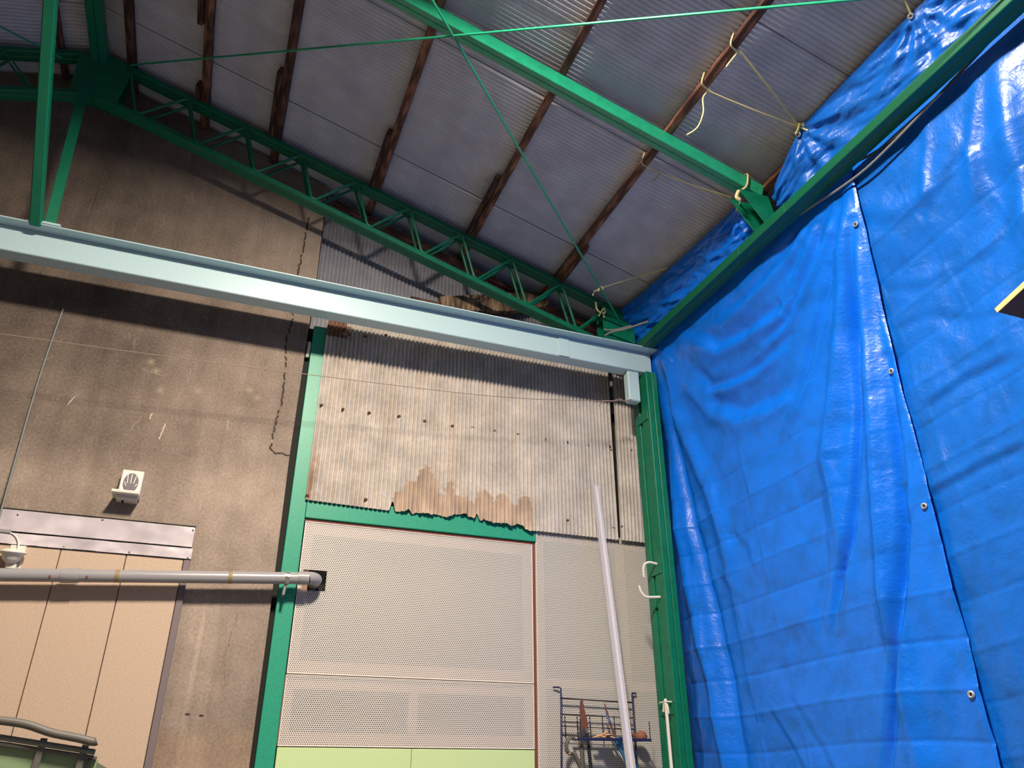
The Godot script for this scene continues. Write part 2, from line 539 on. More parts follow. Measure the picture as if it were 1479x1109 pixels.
# ------------------------------------------------------------------ floor, roof, outer walls
func shell() -> void:
	var fl := stt(); box(fl, Vector3(-7.2, -0.15, -0.5), Vector3(4.3, 0.0, 11.7), 0.0)
	var f := obj("floor", fl, M.floor_slab); f.set_meta("kind", "structure")
	var ce := struct("ceiling", "corrugated metal roof seen from below", "roof")
	# roof deck over the sheets
	var dk := stt()
	var up := Vector3(SL, 1, 0).normalized()
	bar(dk, Vector3(RX - 0.1, roof_y(RX) + 0.03 + 0.09, 5.6), Vector3(4.4, roof_y(4.4) + 0.09, 5.6), 12.4, 0.1, up, 0.0)
	obj("roof_deck", dk, M.outer_slab, ce)
	dk = stt()
	bar(dk, Vector3(RX + 0.1, roof_y(RX) + 0.03 + 0.09, 5.6), Vector3(-7.4, roof_y(-7.4) + 0.09, 5.6), 12.4, 0.1, Vector3(-0.32, 1, 0).normalized(), 0.0)
	obj("roof_deck", dk, M.outer_slab, ce)
	for side in [1, -1]:
		for k in range(-1, 8 if side > 0 else 4):
			var z0 := 0.755 + (k - 1) * 0.655
			var z1 := z0 + 0.655 + 0.012
			var lift := 0.011 * absi(k % 2)
			var x1 := 4.1 if side > 0 else -7.0
			var m := corr(z0, z1, 0.0364, 0.0075 * 1.0, 3, func(u: float, t: float, wv: float) -> Vector3:
				var x := lerpf(RX, x1, t)
				return Vector3(x, roof_y(x) + 0.012 + wv + lift + u * 0.0008, u), func(p: Vector3) -> Vector2: return Vector2(p.x, p.z), 8)
			obj("roof_sheet", m, M.roof_sheet, ce)
		# the rest of the roof behind the viewer
		var z2 := 0.755 + (7 if side > 0 else 3) * 0.655
		var x2 := 4.1 if side > 0 else -7.0
		var rest := corr(z2, 11.6, 0.0364, 0.0075, 2, func(u: float, t: float, wv: float) -> Vector3:
			var x := lerpf(RX, x2, t)
			return Vector3(x, roof_y(x) + 0.016 + wv, u), func(p: Vector3) -> Vector2: return Vector2(p.x, p.z), 6)
		obj("roof_sheet", rest, M.roof_sheet, ce)
	# outer walls, with an unseen door opening behind the viewer, letting weak daylight in
	var wr := stt(); box(wr, Vector3(4.0, 0, -0.3), Vector3(4.15, 5.56, 11.6), 0.0)
	obj("wall_right", wr, M.plain_wall).set_meta("kind", "structure")
	var wl := stt(); box(wl, Vector3(-7.15, 0, -0.3), Vector3(-7.0, 5.6, 11.6), 0.0)
	obj("wall_left", wl, M.plain_wall).set_meta("kind", "structure")
	var wf := stt()
	prism(wf, [Vector2(-7.1, 0), Vector2(-5.2, 0), Vector2(-5.2, 3.2), Vector2(-1.2, 3.2), Vector2(-1.2, 0), Vector2(4.1, 0), Vector2(4.1, roof_y(4.1) + 0.02), Vector2(RX, roof_y(RX) + 0.02), Vector2(-7.1, roof_y(-7.1) + 0.02)], 11.5, 11.65)
	obj("wall_front", wf, M.plain_wall).set_meta("kind", "structure")
	# small ribs of the eave wall above the tarps
	var er := stt(); box(er, Vector3(3.86, 4.9, -0.2), Vector3(3.99, 5.54, 11.5), 0.0)
	var eo := obj("trim_1", er, M.outer_slab); eo.set_meta("kind", "structure")

# ------------------------------------------------------------------ the back wall
func back_wall() -> void:
	var wall := struct("wall_back", "back wall of stained grey concrete and corrugated metal sheets", "wall")
	var bk := stt()
	prism(bk, [Vector2(-7.1, 0), Vector2(4.1, 0), Vector2(4.1, roof_y(4.1)), Vector2(RX, roof_y(RX) + 0.01), Vector2(-7.1, roof_y(-7.1))], -0.32, -0.2)
	obj("backing", bk, M.backing, wall)
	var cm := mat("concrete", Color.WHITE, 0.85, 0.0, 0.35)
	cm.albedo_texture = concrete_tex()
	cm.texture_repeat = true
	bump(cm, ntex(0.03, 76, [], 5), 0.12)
	var cpoly := func(P: Array, m: Material) -> void:
		var s := stt(); prism(s, P, -0.19, 0.0)
		var o := obj("concrete_panel", s, m, wall)
		# uv in the wall's metres
		var a: Array = o.mesh.surface_get_arrays(0)
		var v: PackedVector3Array = a[Mesh.ARRAY_VERTEX]
		var uv := PackedVector2Array()
		for p in v:
			uv.append(Vector2((p.x + 3.2) / 3.7, (7.2 - p.y) / 7.2))
		a[Mesh.ARRAY_TEX_UV] = uv
		var am := ArrayMesh.new(); am.add_surface_from_arrays(Mesh.PRIMITIVE_TRIANGLES, a)
		o.mesh = am
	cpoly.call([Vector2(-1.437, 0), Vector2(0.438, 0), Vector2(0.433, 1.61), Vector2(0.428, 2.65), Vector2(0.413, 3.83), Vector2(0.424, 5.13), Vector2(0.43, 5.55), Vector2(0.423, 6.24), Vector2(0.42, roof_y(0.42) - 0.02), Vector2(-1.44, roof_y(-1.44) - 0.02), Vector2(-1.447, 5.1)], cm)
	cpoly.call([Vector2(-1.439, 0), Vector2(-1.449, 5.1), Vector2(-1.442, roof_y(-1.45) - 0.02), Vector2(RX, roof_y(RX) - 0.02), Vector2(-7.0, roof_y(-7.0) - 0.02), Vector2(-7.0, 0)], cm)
	# upper corrugated sheets up to the roof
	for e in [[0.44, 1.31], [1.30, 2.17], [2.16, 3.03], [3.02, 3.98]]:
		var lf: float = 0.004 * (int(e[0] * 10) % 2)
		var m := corr(e[0], e[1], 0.0364, 0.0105, 4, func(u: float, t: float, wv: float) -> Vector3:
			return Vector3(u, lerpf(4.75, roof_y(u) - 0.03, t), -0.085 + wv + lf), func(p: Vector3) -> Vector2: return Vector2(p.x, p.y), 12)
		obj("upper_corrugated_sheet", m, M.wall_sheet, wall)
	# timber rail under the roof line on the sheets
	var rl := stt(); bar(rl, Vector3(0.5, roof_y(0.5) - 0.13, -0.04), Vector3(3.9, roof_y(3.9) - 0.13, -0.04), 0.05, 0.045, Vector3.UP)
	obj("timber_rail", rl, M.timber, wall)
	# lower corrugated sheets with the torn edge
	var lm := mat("lower_sheet", Color.WHITE, 0.55, 0.0, 0.4)
	lm.albedo_texture = sheet_tex()
	lm.texture_repeat = false
	var tn := noise(6.0, 91, 3)
	var torn := func(x: float) -> float:
		if x < 1.24: return 3.487 - (x - 0.58) * 0.02
		if x > 2.52: return 3.44 + 0.0
		var b := 3.478 + tn.get_noise_1d(x * 2.0) * 0.022
		b += 0.085 * exp(-pow((x - 1.262) / 0.018, 2)) + 0.035 * exp(-pow((x - 1.40) / 0.012, 2)) * 0.4
		b += 0.032 * exp(-pow((x - 1.85) / 0.09, 2)) + 0.05 * exp(-pow((x - 1.985) / 0.016, 2)) + 0.03 * exp(-pow((x - 2.05) / 0.012, 2))
		b -= smoothstep(2.05, 2.3, x) * 0.012 + smoothstep(2.35, 2.5, x) * 0.03
		return b
	for e in [[0.575, 1.905, 0.0, 0.0], [1.895, 3.318, 0.006, 0.0], [3.345, 3.66, 0.012, 0.03]]:
		var m := corr(e[0], e[1], 0.0364, 0.0135, 14, func(u: float, t: float, wv: float) -> Vector3:
			var b: float = torn.call(u)
			var top := 5.16 + tn.get_noise_1d(u * 5.0) * 0.02
			var lowness := pow(1.0 - t, 6.0)
			var curl := lowness * 0.03 * clampf(tn.get_noise_1d(u * 1.3 + 40.0) + 0.35, 0.0, 1.0) if u > 1.2 and u < 2.5 else 0.0
			return Vector3(u + e[3] * (t - 0.4), lerpf(b, top, pow(t, 1.4)), 0.022 + e[2] + wv * (1.0 - lowness * 0.4 * float(u > 1.2 and u < 2.5)) + curl), func(p: Vector3) -> Vector2: return Vector2((p.x - 0.54) / 3.16, (5.2 - p.y) / 1.8), 12)
		var sh := obj("lower_corrugated_sheet", m, lm, wall)
		sh.set_meta("label", ["pale corrugated sheet, rusty at its left edge", "pale corrugated sheet with brown torn lower edge", "narrow corrugated strip beside the green column"][0 if e[0] < 1 else (1 if e[0] < 3 else 2)])
	# rusty nail heads in a row
	for p in [Vector2(0.609, 4.306), Vector2(0.787, 4.298), Vector2(1.009, 4.303), Vector2(1.266, 4.313), Vector2(1.493, 4.304), Vector2(1.744, 4.298), Vector2(1.93, 4.314), Vector2(2.145, 4.315), Vector2(2.365, 4.315), Vector2(2.624, 4.307), Vector2(2.847, 4.313), Vector2(3.06, 4.31), Vector2(3.29, 4.332), Vector2(3.31, 4.3), Vector2(3.529, 4.33), Vector2(0.91, 5.03), Vector2(1.093, 5.083), Vector2(0.585, 3.52), Vector2(1.045, 3.542), Vector2(2.834, 3.566), Vector2(3.277, 3.545), Vector2(3.369, 3.567), Vector2(3.563, 3.588)]:
		var s := stt()
		lathe(s, Vector3(p.x, p.y, 0.024), Vector3(0, 0, 1), [Vector2(0.015, 0.0), Vector2(0.014, 0.012), Vector2(0.006, 0.017), Vector2(0.0, 0.018)], 8)
		obj("nail_head", s, M.nail_rust, wall)
	# wall to the right of and under the sheets
	# green steel door frame: post and lintel
	var po := stt(); box(po, Vector3(0.466, 0, -0.09), Vector3(0.59, 5.06, 0.012), 0.004)
	var gf := stt(); box(gf, Vector3(0.40, 0, -0.14), Vector3(0.47, 5.06, -0.05), 0.0)
	obj("gap_shade", gf, M.dark, wall)  # black strip standing in for the shade inside the open gap
	tag(obj("steel_post", po, M.mint_paint), "worn mint green steel post between concrete wall and perforated panels", "post")
	var li := stt(); box(li, Vector3(0.592, 3.352, -0.09), Vector3(2.535, 3.52, 0.008), 0.004)
	tag(obj("steel_lintel", li, M.mint_paint), "mint green horizontal lintel above the large perforated panel, under torn sheet", "lintel")
	var ro := stt(); box(ro, Vector3(0.592, 3.332, -0.08), Vector3(2.53, 3.35, -0.012), 0.002)
	box(ro, Vector3(2.508, 0, -0.08), Vector3(2.53, 3.35, -0.012), 0.002)
	tag(obj("oxide_strip", ro, M.red_oxide), "dark red oxide strip edging the large perforated panel's opening", "trim")
	# perforated panels
	perforated("perforated_panel", "large pale perforated metal panel under the green lintel, pipe entering it", Rect2(0.6, 2.214, 1.9, 1.112), Rect2(0.63, 2.80, 0.175, 0.155), [0.64, 2.46])
	perforated("perforated_panel", "low wide perforated panel between the large panel and lime board", Rect2(0.6, 1.745, 1.9, 0.462), Rect2(), [0.63, 1.54, 2.46])
	perforated("perforated_panel", "tall dusty perforated panel behind the leaning white channel and tool rack", Rect2(2.532, 0.02, 1.16, 3.45), Rect2(), [2.58, 3.36])
	# lime boards under them
	for e in [[0.6, 1.538], [1.542, 2.5]]:
		var s := stt(); box(s, Vector3(e[0], 0.0, -0.04), Vector3(e[1], 1.738, 0.0), 0.002)
		tag(obj("lime_board", s, M.lime_panel), "lime green board under perforated panel, next to the green post" if e[0] < 1 else "lime green board under perforated panel, next to the red strip", "board")
	# beige insulated panels with silver flashings
	var inf := thing("panel_infill", "beige insulated wall panels under silver flashings beside the pipe", "wall panel")
	var xs := [-2.25, -1.83, -1.412, -1.0, -0.59, -0.215]
	for i in 5:
		var s := stt(); box(s, Vector3(xs[i] + 0.0025, 0, 0.0), Vector3(xs[i + 1] - 0.0025, 2.95, 0.02), 0.004)
		obj("beige_panel", s, M.beige_board, inf)
	var bs := stt(); box(bs, Vector3(-2.25, 0, 0.0), Vector3(-0.2, 2.94, 0.006), 0.0)
	obj("joint_backing", bs, M.dark, inf)
	for e in [[2.95, 3.026, -0.168, 0.03], [3.036, 3.184, -0.178, 0.024]]:
		var nu := 60; var nv := 8
		var P := PackedVector3Array(); var U := PackedVector2Array()
		var bn := noise(2.2, 95, 3)
		for j in nv:
			for i in nu:
				var x := lerpf(-2.25, e[2], float(i) / (nu - 1)); var y: float = lerpf(e[0], e[1], float(j) / (nv - 1))
				P.append(Vector3(x, y, e[3] + bn.get_noise_2d(x * 1.4, y * 2.5) * 0.008)); U.append(Vector2(x, y))
		obj("flashing", grid(nu, nv, P, U), M.flashing, inf)
		var ed := stt(); bar(ed, Vector3(-2.25, e[0], 0.02), Vector3(e[2], e[0], 0.02), 0.02, 0.004, Vector3.UP, 0.0)
		obj("flashing_edge", ed, M.dark, inf)
	var tp := stt(); box(tp, Vector3(-2.25, 3.186, 0.0), Vector3(-0.175, 3.196, 0.02), 0.001)
	obj("sealant_line", tp, M.dark, inf)
	var tr := stt(); box(tr, Vector3(-0.213, 0, 0.0), Vector3(-0.168, 2.95, 0.024), 0.003)
	obj("side_trim", tr, M.mauve_trim, inf)
	for e in [Vector2(-1.31, 3.155), Vector2(-0.79, 3.178), Vector2(-0.19, 3.165), Vector2(-0.985, 2.962), Vector2(-0.575, 2.965), Vector2(-0.19, 2.96)]:
		var s := stt(); lathe(s, Vector3(e.x, e.y, 0.028), Vector3(0, 0, 1), [Vector2(0.007, 0), Vector2(0.006, 0.006), Vector2(0, 0.008)], 8)
		obj("screw", s, M.steel, inf)
	# loose timber lying behind the truss
	var bd := stt()
	prism(bd, [Vector2(1.59, 5.455), Vector2(1.57, 5.60), Vector2(2.45, 5.86), Vector2(2.74, 5.83), Vector2(2.65, 5.74), Vector2(2.28, 5.60)], -0.02, 0.05)
	tag(obj("timber_board", bd, M.timber_pale), "short pale timber board lying behind the truss above the teal beam", "board")
	var b2 := stt(); bar(b2, Vector3(1.3, 5.53, -0.03), Vector3(2.6, 5.50, -0.03), 0.06, 0.09)
	tag(obj("timber_batten", b2, M.timber_dark), "dark timber batten under the pale board behind the teal beam", "batten")
	# scrap of plastic in the gap beside the post
	var gp := stt(); tube(gp, smooth([Vector3(0.447, 4.9, -0.02), Vector3(0.45, 4.84, -0.012), Vector3(0.444, 4.75, -0.012)]), 0.016, 8)
	tag(obj("plastic_scrap", gp, M.white_paint), "small white plastic scrap stuck in the gap above the mint post", "scrap")

func perforated(called: String, label: String, r: Rect2, hole: Rect2, studs: Array) -> void:
	var t := thing(called, label, "panel", "")
	var rects := [r]
	if hole.size.x > 0:
		rects = [Rect2(r.position.x, r.position.y, r.size.x, hole.position.y - r.position.y), Rect2(r.position.x, hole.end.y, r.size.x, r.end.y - hole.end.y), Rect2(r.position.x, hole.position.y, hole.position.x - r.position.x, hole.size.y), Rect2(hole.end.x, hole.position.y, r.end.x - hole.end.x, hole.size.y)]
	var s := stt()
	for q in rects:
		var a := Vector3(q.position.x, q.position.y, 0.0); var c := Vector3(q.end.x, q.end.y, 0.0)
		var b := Vector3(c.x, a.y, 0); var d := Vector3(a.x, c.y, 0); var o := Vector3(a.x, a.y, -1)
		tri(s, a, b, c, o, Vector2(a.x, a.y), Vector2(b.x, b.y), Vector2(c.x, c.y))
		tri(s, a, c, d, o, Vector2(a.x, a.y), Vector2(c.x, c.y), Vector2(d.x, d.y))
	obj("perforated_sheet", s, M.perforated, t)
	var e := stt()
	var w := 0.006
	box(e, Vector3(r.position.x, r.end.y - w, -0.018), Vector3(r.end.x, r.end.y, 0.003), 0.001)
	box(e, Vector3(r.position.x, r.position.y, -0.02), Vector3(r.end.x, r.position.y + w, 0.003), 0.001)
	box(e, Vector3(r.position.x, r.position.y + w, -0.02), Vector3(r.position.x + w, r.end.y - w, 0.003), 0.001)
	box(e, Vector3(r.end.x - w, r.position.y + w, -0.02), Vector3(r.end.x, r.end.y - w, 0.003), 0.001)
	obj("folded_rim", e, M.perforated_rim, t)
	for x in studs:
		var q := stt(); box(q, Vector3(x - 0.035, r.position.y, -0.06), Vector3(x + 0.035, r.end.y, -0.022), 0.002)
		obj("stud", q, M.primer_pink, t)
	for y in [r.position.y + 0.05, r.end.y - 0.05]:
		var q := stt(); box(q, Vector3(r.position.x, y - 0.04, -0.05), Vector3(r.end.x, y + 0.04, -0.024), 0.002)
		obj("stud", q, M.primer_pink, t)
	if r.size.y > 3:
		var q := stt(); box(q, Vector3(r.position.x, 2.19, -0.05), Vector3(r.end.x, 2.26, -0.024), 0.002)
		obj("stud", q, M.primer_pink, t)

# ------------------------------------------------------------------ steel and timber of the roof
func steel_frame() -> void:
	var ty := func(x: float, c: float) -> float: return c - SL * x if x >= RX else c - SL * RX - 0.33 * (RX - x)
	# lattice truss against the back wall
	var t := thing("lattice_truss", "dark green lattice truss with zigzag bars along the back wall's roof line", "truss")
	for sd in [1, -1]:
		var xe := 3.5 if sd > 0 else -6.9
		for zc in [0.27, 0.33]:
			var s := stt(); bar(s, Vector3(RX, ty.call(RX, 6.66), zc), Vector3(xe, ty.call(xe, 6.66), zc), 0.057, 0.05, Vector3.UP, 0.004)
			obj("top_chord", s, M.green_paint, t)
			s = stt(); bar(s, Vector3(RX, ty.call(RX, 6.207), zc), Vector3(xe, ty.call(xe, 6.207), zc), 0.057, 0.05, Vector3.UP, 0.004)
			obj("bottom_chord", s, M.green_paint, t)
	for zz in [0.352, 0.248]:
		var P := []
		for k in 9:
			var xb := -1.25 + 0.512 * k
			if k == 0:
				P.append(Vector3(xb - 0.15, ty.call(xb - 0.15, 6.65), zz))
			for e in [-0.02, 0.0, 0.025]:
				P.append(Vector3(xb + e, ty.call(xb + e, 6.232 if e == 0.0 else 6.238), zz))
			for e in [0.335, 0.355, 0.372]:
				P.append(Vector3(xb + e, ty.call(xb + e, 6.632 if e == 0.355 else 6.625), zz))
		var s := stt(true); tube(s, P, 0.0135, 8)
		obj("lacing_bar", s, M.green_paint, t)
		var Q := []
		for k in 7:
			var xb := -2.05 - 0.512 * k
			Q.append(Vector3(xb, ty.call(xb, 6.235), zz)); Q.append(Vector3(xb - 0.26, ty.call(xb - 0.26, 6.63), zz))
		s = stt(true); tube(s, Q, 0.0135, 8)
		obj("lacing_bar", s, M.green_paint, t)
	for zz in [0.362, 0.236]:
		var g := stt(); prism(g, [Vector2(-1.42, 6.62), Vector2(-1.37, 7.06), Vector2(-1.64, 7.16), Vector2(-1.80, 7.09), Vector2(-1.78, 6.64), Vector2(-1.64, 6.665)], zz - 0.004, zz + 0.004)
		obj("gusset_plate", g, M.green_paint, t)
		g = stt(); prism(g, [Vector2(3.12, 5.26), Vector2(3.12, 5.70), Vector2(3.46, 5.62), Vector2(3.46, 5.2)], zz - 0.004, zz + 0.004)
		obj("gusset_plate", g, M.green_paint, t)
	# mid-bay rafter of two channels
	var r := thing("rafter", "bright green rafter of paired channels sloping down to the right eave beam", "rafter")
	for zc in [2.3255, 2.3745]:
		for sd in [1, -1]:
			var xe := 3.46 if sd > 0 else -6.9
			var s := stt(); bar(s, Vector3(RX, ty.call(RX, 6.62), zc), Vector3(xe, ty.call(xe, 6.62), zc), 0.048, 0.118, Vector3.UP, 0.005)
			obj("channel", s, M.lit_green_paint, r)
	for zc in [2.29, 2.41]:
		var s := stt()
		prism(s, [Vector2(3.22, 5.50), Vector2(3.48, 5.50), Vector2(3.53, 5.24), Vector2(3.40, 5.24)], zc - 0.004, zc + 0.004)
		obj("bracket_plate", s, M.green_paint, r)
	# eave beam of two channels
	var eb := thing("eave_beam", "dark green eave beam running along the top of the blue tarpaulins", "beam")
	for xc in [3.4325, 3.4975]:
		var s := stt(); bar(s, Vector3(xc, 5.203, 0.2), Vector3(xc, 5.203, 11.4), 0.064, 0.078, Vector3.UP, 0.005)
		obj("channel", s, M.darkened_dusty_green, eb)
	for z in [2.08, 2.62, 4.62]:
		var s := stt(); box(s, Vector3(3.3985, 5.162, z), Vector3(3.5315, 5.244, z + 0.008), 0.001)
		obj("splice_weld", s, M.darkened_dusty_green, eb)
	var xr := stt(); bar(xr, Vector3(3.46, 5.26, 4.42), Vector3(2.2, 5.55, 4.42), 0.1, 0.1, Vector3.UP, 0.004)
	# ridge beam
	var rb := thing("ridge_beam", "green ridge beam of paired channels running from the truss peak towards the viewer", "beam")
	for xc in [-1.672, -1.608]:
		var s := stt(); bar(s, Vector3(xc, 7.10, 0.2), Vector3(xc, 7.10, 11.4), 0.062, 0.1, Vector3.UP, 0.005)
		obj("channel", s, M.green_paint, rb)
	# crane beam
	var cb := thing("runway_beam", "pale teal box beam with top flange spanning in front of the back wall", "beam")
	var s2 := stt(); box(s2, Vector3(-6.9, 4.945, 0.335), Vector3(3.552, 5.16, 0.468), 0.006)
	obj("web_box", s2, M.teal_paint, cb)
	s2 = stt(); box(s2, Vector3(-6.9, 5.156, 0.29), Vector3(3.575, 5.167, 0.566), 0.002)
	obj("top_flange", s2, M.teal_paint, cb)
	s2 = stt(); box(s2, Vector3(2.590, 4.95, 0.466), Vector3(2.691, 5.155, 0.477), 0.002)
	obj("splice_plate", s2, M.teal_paint, cb)
	s2 = stt(); box(s2, Vector3(3.3, 4.635, 0.36), Vector3(3.42, 4.95, 0.45), 0.01)
	var stub := obj("hanging_stub", s2, M.teal_paint, cb)
	stub.set_meta("label", "pale square stub hanging under the beam's right end")
	# hangers of the crane beam
	var h1 := stt(); bar(h1, Vector3(-1.555, 5.165, 0.50), Vector3(-1.67, 6.70, 0.40), 0.075, 0.03, Vector3(0.2, 0, 1), 0.003)
	var hg := thing("hanger_brace", "thin green flat hanger rising from the teal beam to the truss peak", "brace")
	obj("flat_bar", h1, M.green_paint, hg)
	h1 = stt(); box(h1, Vector3(-1.59, 5.166, 0.475), Vector3(-1.47, 5.186, 0.575), 0.003)
	obj("foot_plate", h1, M.teal_paint, hg)
	var ps := thing("square_brace", "thick square green brace leaning from the teal beam up towards the ridge", "brace")
	h1 = stt(); bar(h1, Vector3(-1.632, 5.165, 0.53), Vector3(-1.60, 7.06, 2.98), 0.075, 0.075, Vector3(1, 0, 0), 0.008)
	obj("square_tube", h1, M.green_paint, ps)
	h1 = stt(); box(h1, Vector3(-1.69, 5.166, 0.46), Vector3(-1.575, 5.178, 0.57), 0.002)
	obj("foot_plate", h1, M.teal_paint, ps)
	# right column of lipped channels with battens
	var co := thing("column", "green column of paired channels with hooks, beside the blue tarpaulin", "column")
	for e in [[3.464, 3.519, 0.361, 0.5], [3.523, 3.578, 0.361, 0.5], [3.464, 3.519, 0.231, 0.326], [3.523, 3.578, 0.231, 0.326]]:
		var s := stt(); box(s, Vector3(e[0], 0, e[2]), Vector3(e[1], 4.944, e[3]), 0.005)
		obj("channel", s, M.green_paint, co)
	var cw := stt(); box(cw, Vector3(3.49, 0, 0.32), Vector3(3.56, 4.93, 0.37), 0.001)
	obj("inner_web", cw, M.green_paint, co)
	for y in [4.50, 3.10, 2.02, 0.8]:
		var s := stt(); box(s, Vector3(3.456, y - 0.037, 0.285), Vector3(3.464, y + 0.045, 0.475), 0.002)
		obj("batten_plate", s, M.green_paint, co)
	for e in [[3.15, 0], [2.875, 1]]:
		var y: float = e[0]
		var s := stt(true)
		if e[1] == 0:
			tube(s, smooth([Vector3(3.46, y, 0.41), Vector3(3.40, y + 0.01, 0.40), Vector3(3.36, y - 0.005, 0.385), Vector3(3.348, y - 0.05, 0.375), Vector3(3.352, y - 0.11, 0.37)]), 0.011, 8)
		else:
			tube(s, smooth([Vector3(3.46, y, 0.42), Vector3(3.36, y - 0.005, 0.40), Vector3(3.33, y + 0.005, 0.39), Vector3(3.305, y + 0.045, 0.38), Vector3(3.295, y + 0.09, 0.375)]), 0.011, 8)
		obj("hook", s, M.white_paint, co)
	# timber purlins
	var names := ["dark timber purlin next to the green ridge beam", "reddish timber purlin second from the ridge, with two short side blocks", "timber purlin third from the ridge, doubled near the truss", "timber purlin fourth from the ridge, with short black-ended splice piece", "patchy brown timber purlin fifth from the ridge, with thick splice", "timber purlin sixth from the ridge, tied with cream cords", "timber eave purlin half hidden behind the tarpaulin flaps"]
	var px := [-1.40, -0.755, -0.105, 0.84, 1.79, 2.66, 3.52]
	var pm := ["timber_dark", "timber", "timber_dark", "timber", "timber", "timber", "timber_dark"]
	for i in 7:
		var pl := thing("timber_purlin", names[i], "purlin", "timber purlins")
		var x: float = px[i]
		var y := 6.685 - SL * x + 0.036
		var tilt := Vector3(SL, 1, 0).normalized()
		var s := stt(); bar(s, Vector3(x, y, -0.15), Vector3(x + 0.01, y, 2.35 if i != 5 else 3.2), 0.062, 0.068, tilt, 0.006)
		obj("timber", s, M[pm[i]], pl)
		s = stt(); bar(s, Vector3(x + 0.004, y, 2.35 if i != 5 else 3.2), Vector3(x + 0.004, y, 11.4), 0.060, 0.068, tilt, 0.006)
		obj("timber", s, M[pm[(i + 2) % 7]], pl)
		var sp := [[], [[0.30, 0.53, -0.055], [1.18, 1.7, -0.055]], [[0.30, 1.12, -0.05]], [[0.30, 1.06, -0.05]], [[0.26, 1.16, -0.055]], [[0.22, 0.9, 0.045]], []]
		for q in sp[i]:
			s = stt(); bar(s, Vector3(x + q[2], y - SL * q[2] - 0.012, q[0]), Vector3(x + q[2], y - SL * q[2] - 0.012, q[1]), 0.045, 0.085, tilt, 0.008)
			obj("splice_block", s, M.timber_dark if i != 5 else M.timber, pl)
	# left-slope purlins
	for i in 3:
		var x: float = -1.95 - 0.85 * i
		var s := stt(); bar(s, Vector3(x, roof_y(x) - 0.036, -0.15), Vector3(x, roof_y(x) - 0.036, 11.4), 0.06, 0.066, Vector3(-0.32, 1, 0).normalized(), 0.006)
		tag(obj("timber_purlin", s, M.timber_dark), ["dark timber purlin on the far slope just left of the ridge beam", "dark timber purlin on the far slope, second left of the ridge", "dark timber purlin on the far slope, third left of the ridge"][i], "purlin", "timber purlins")
	# bracing rods
	for e in [[Vector3(-1.39, 7.08, 0.40), Vector3(3.38, 5.225, 4.478), "thin green bracing rod from the truss peak across under the rafter"], [Vector3(3.30, 5.48, 0.40), Vector3(-1.55, 6.90, 4.53), "thin green bracing rod rising from the truss's eave end under the rafter"], [Vector3(-1.9, 6.95, 0.40), Vector3(-5.6, 5.6, 3.4), "thin green bracing rod on the far roof slope behind the square brace"]]:
		var s := stt(true); tube(s, [e[0], e[1]], 0.0085, 8)
		tag(obj("bracing_rod", s, M.lit_green_paint), e[2], "rod", "roof bracing rods")

# ------------------------------------------------------------------ tarpaulins
func fold_h(folds: Array, z: float, y: float) -> float:
	var h := 0.0
	for f in folds:
		var P: PackedVector2Array = f[0]; var a: float = f[1]; var w: float = f[2]
		var bb: Rect2 = f[4]
		if not bb.has_point(Vector2(z, y)):
			continue
		var best := 9.0; var sgn := 1.0; var along := 0.0
		for i in P.size() - 1:
			var q := Geometry2D.get_closest_point_to_segment(Vector2(z, y), P[i], P[i + 1])
			var d := q.distance_to(Vector2(z, y))
			if d < best:
				best = d
				var t := P[i + 1] - P[i]
				sgn = signf(t.cross(Vector2(z, y) - P[i]))
				along = (i + q.distance_to(P[i]) / maxf(t.length(), 1e-5)) / (P.size() - 1)
		var fade := smoothstep(0.0, 0.15, along) * smoothstep(1.0, 0.8, along) * 0.8 + 0.2
		if best > w * 3.0:
			continue
		var u := best / w
		match int(f[3]):
			0: h += a * exp(-u * u) * fade
			1: h += a * sgn * u * exp(-u * u * 0.7) * fade
			2: h += a * (exp(-u * u) if sgn > 0 else exp(-u * u * 9.0)) * fade
	return h

func fold(pts: Array, amp: float, w: float, kind := 0) -> Array:
	# pts as [y, z] pairs
	var P := PackedVector2Array()
	for p in pts:
		P.append(Vector2(p[1], p[0]))
	var bb := Rect2(P[0], Vector2.ZERO)
	for p in P:
		bb = bb.expand(p)
	return [P, amp, w, kind, bb.grow(w * 3.0)]

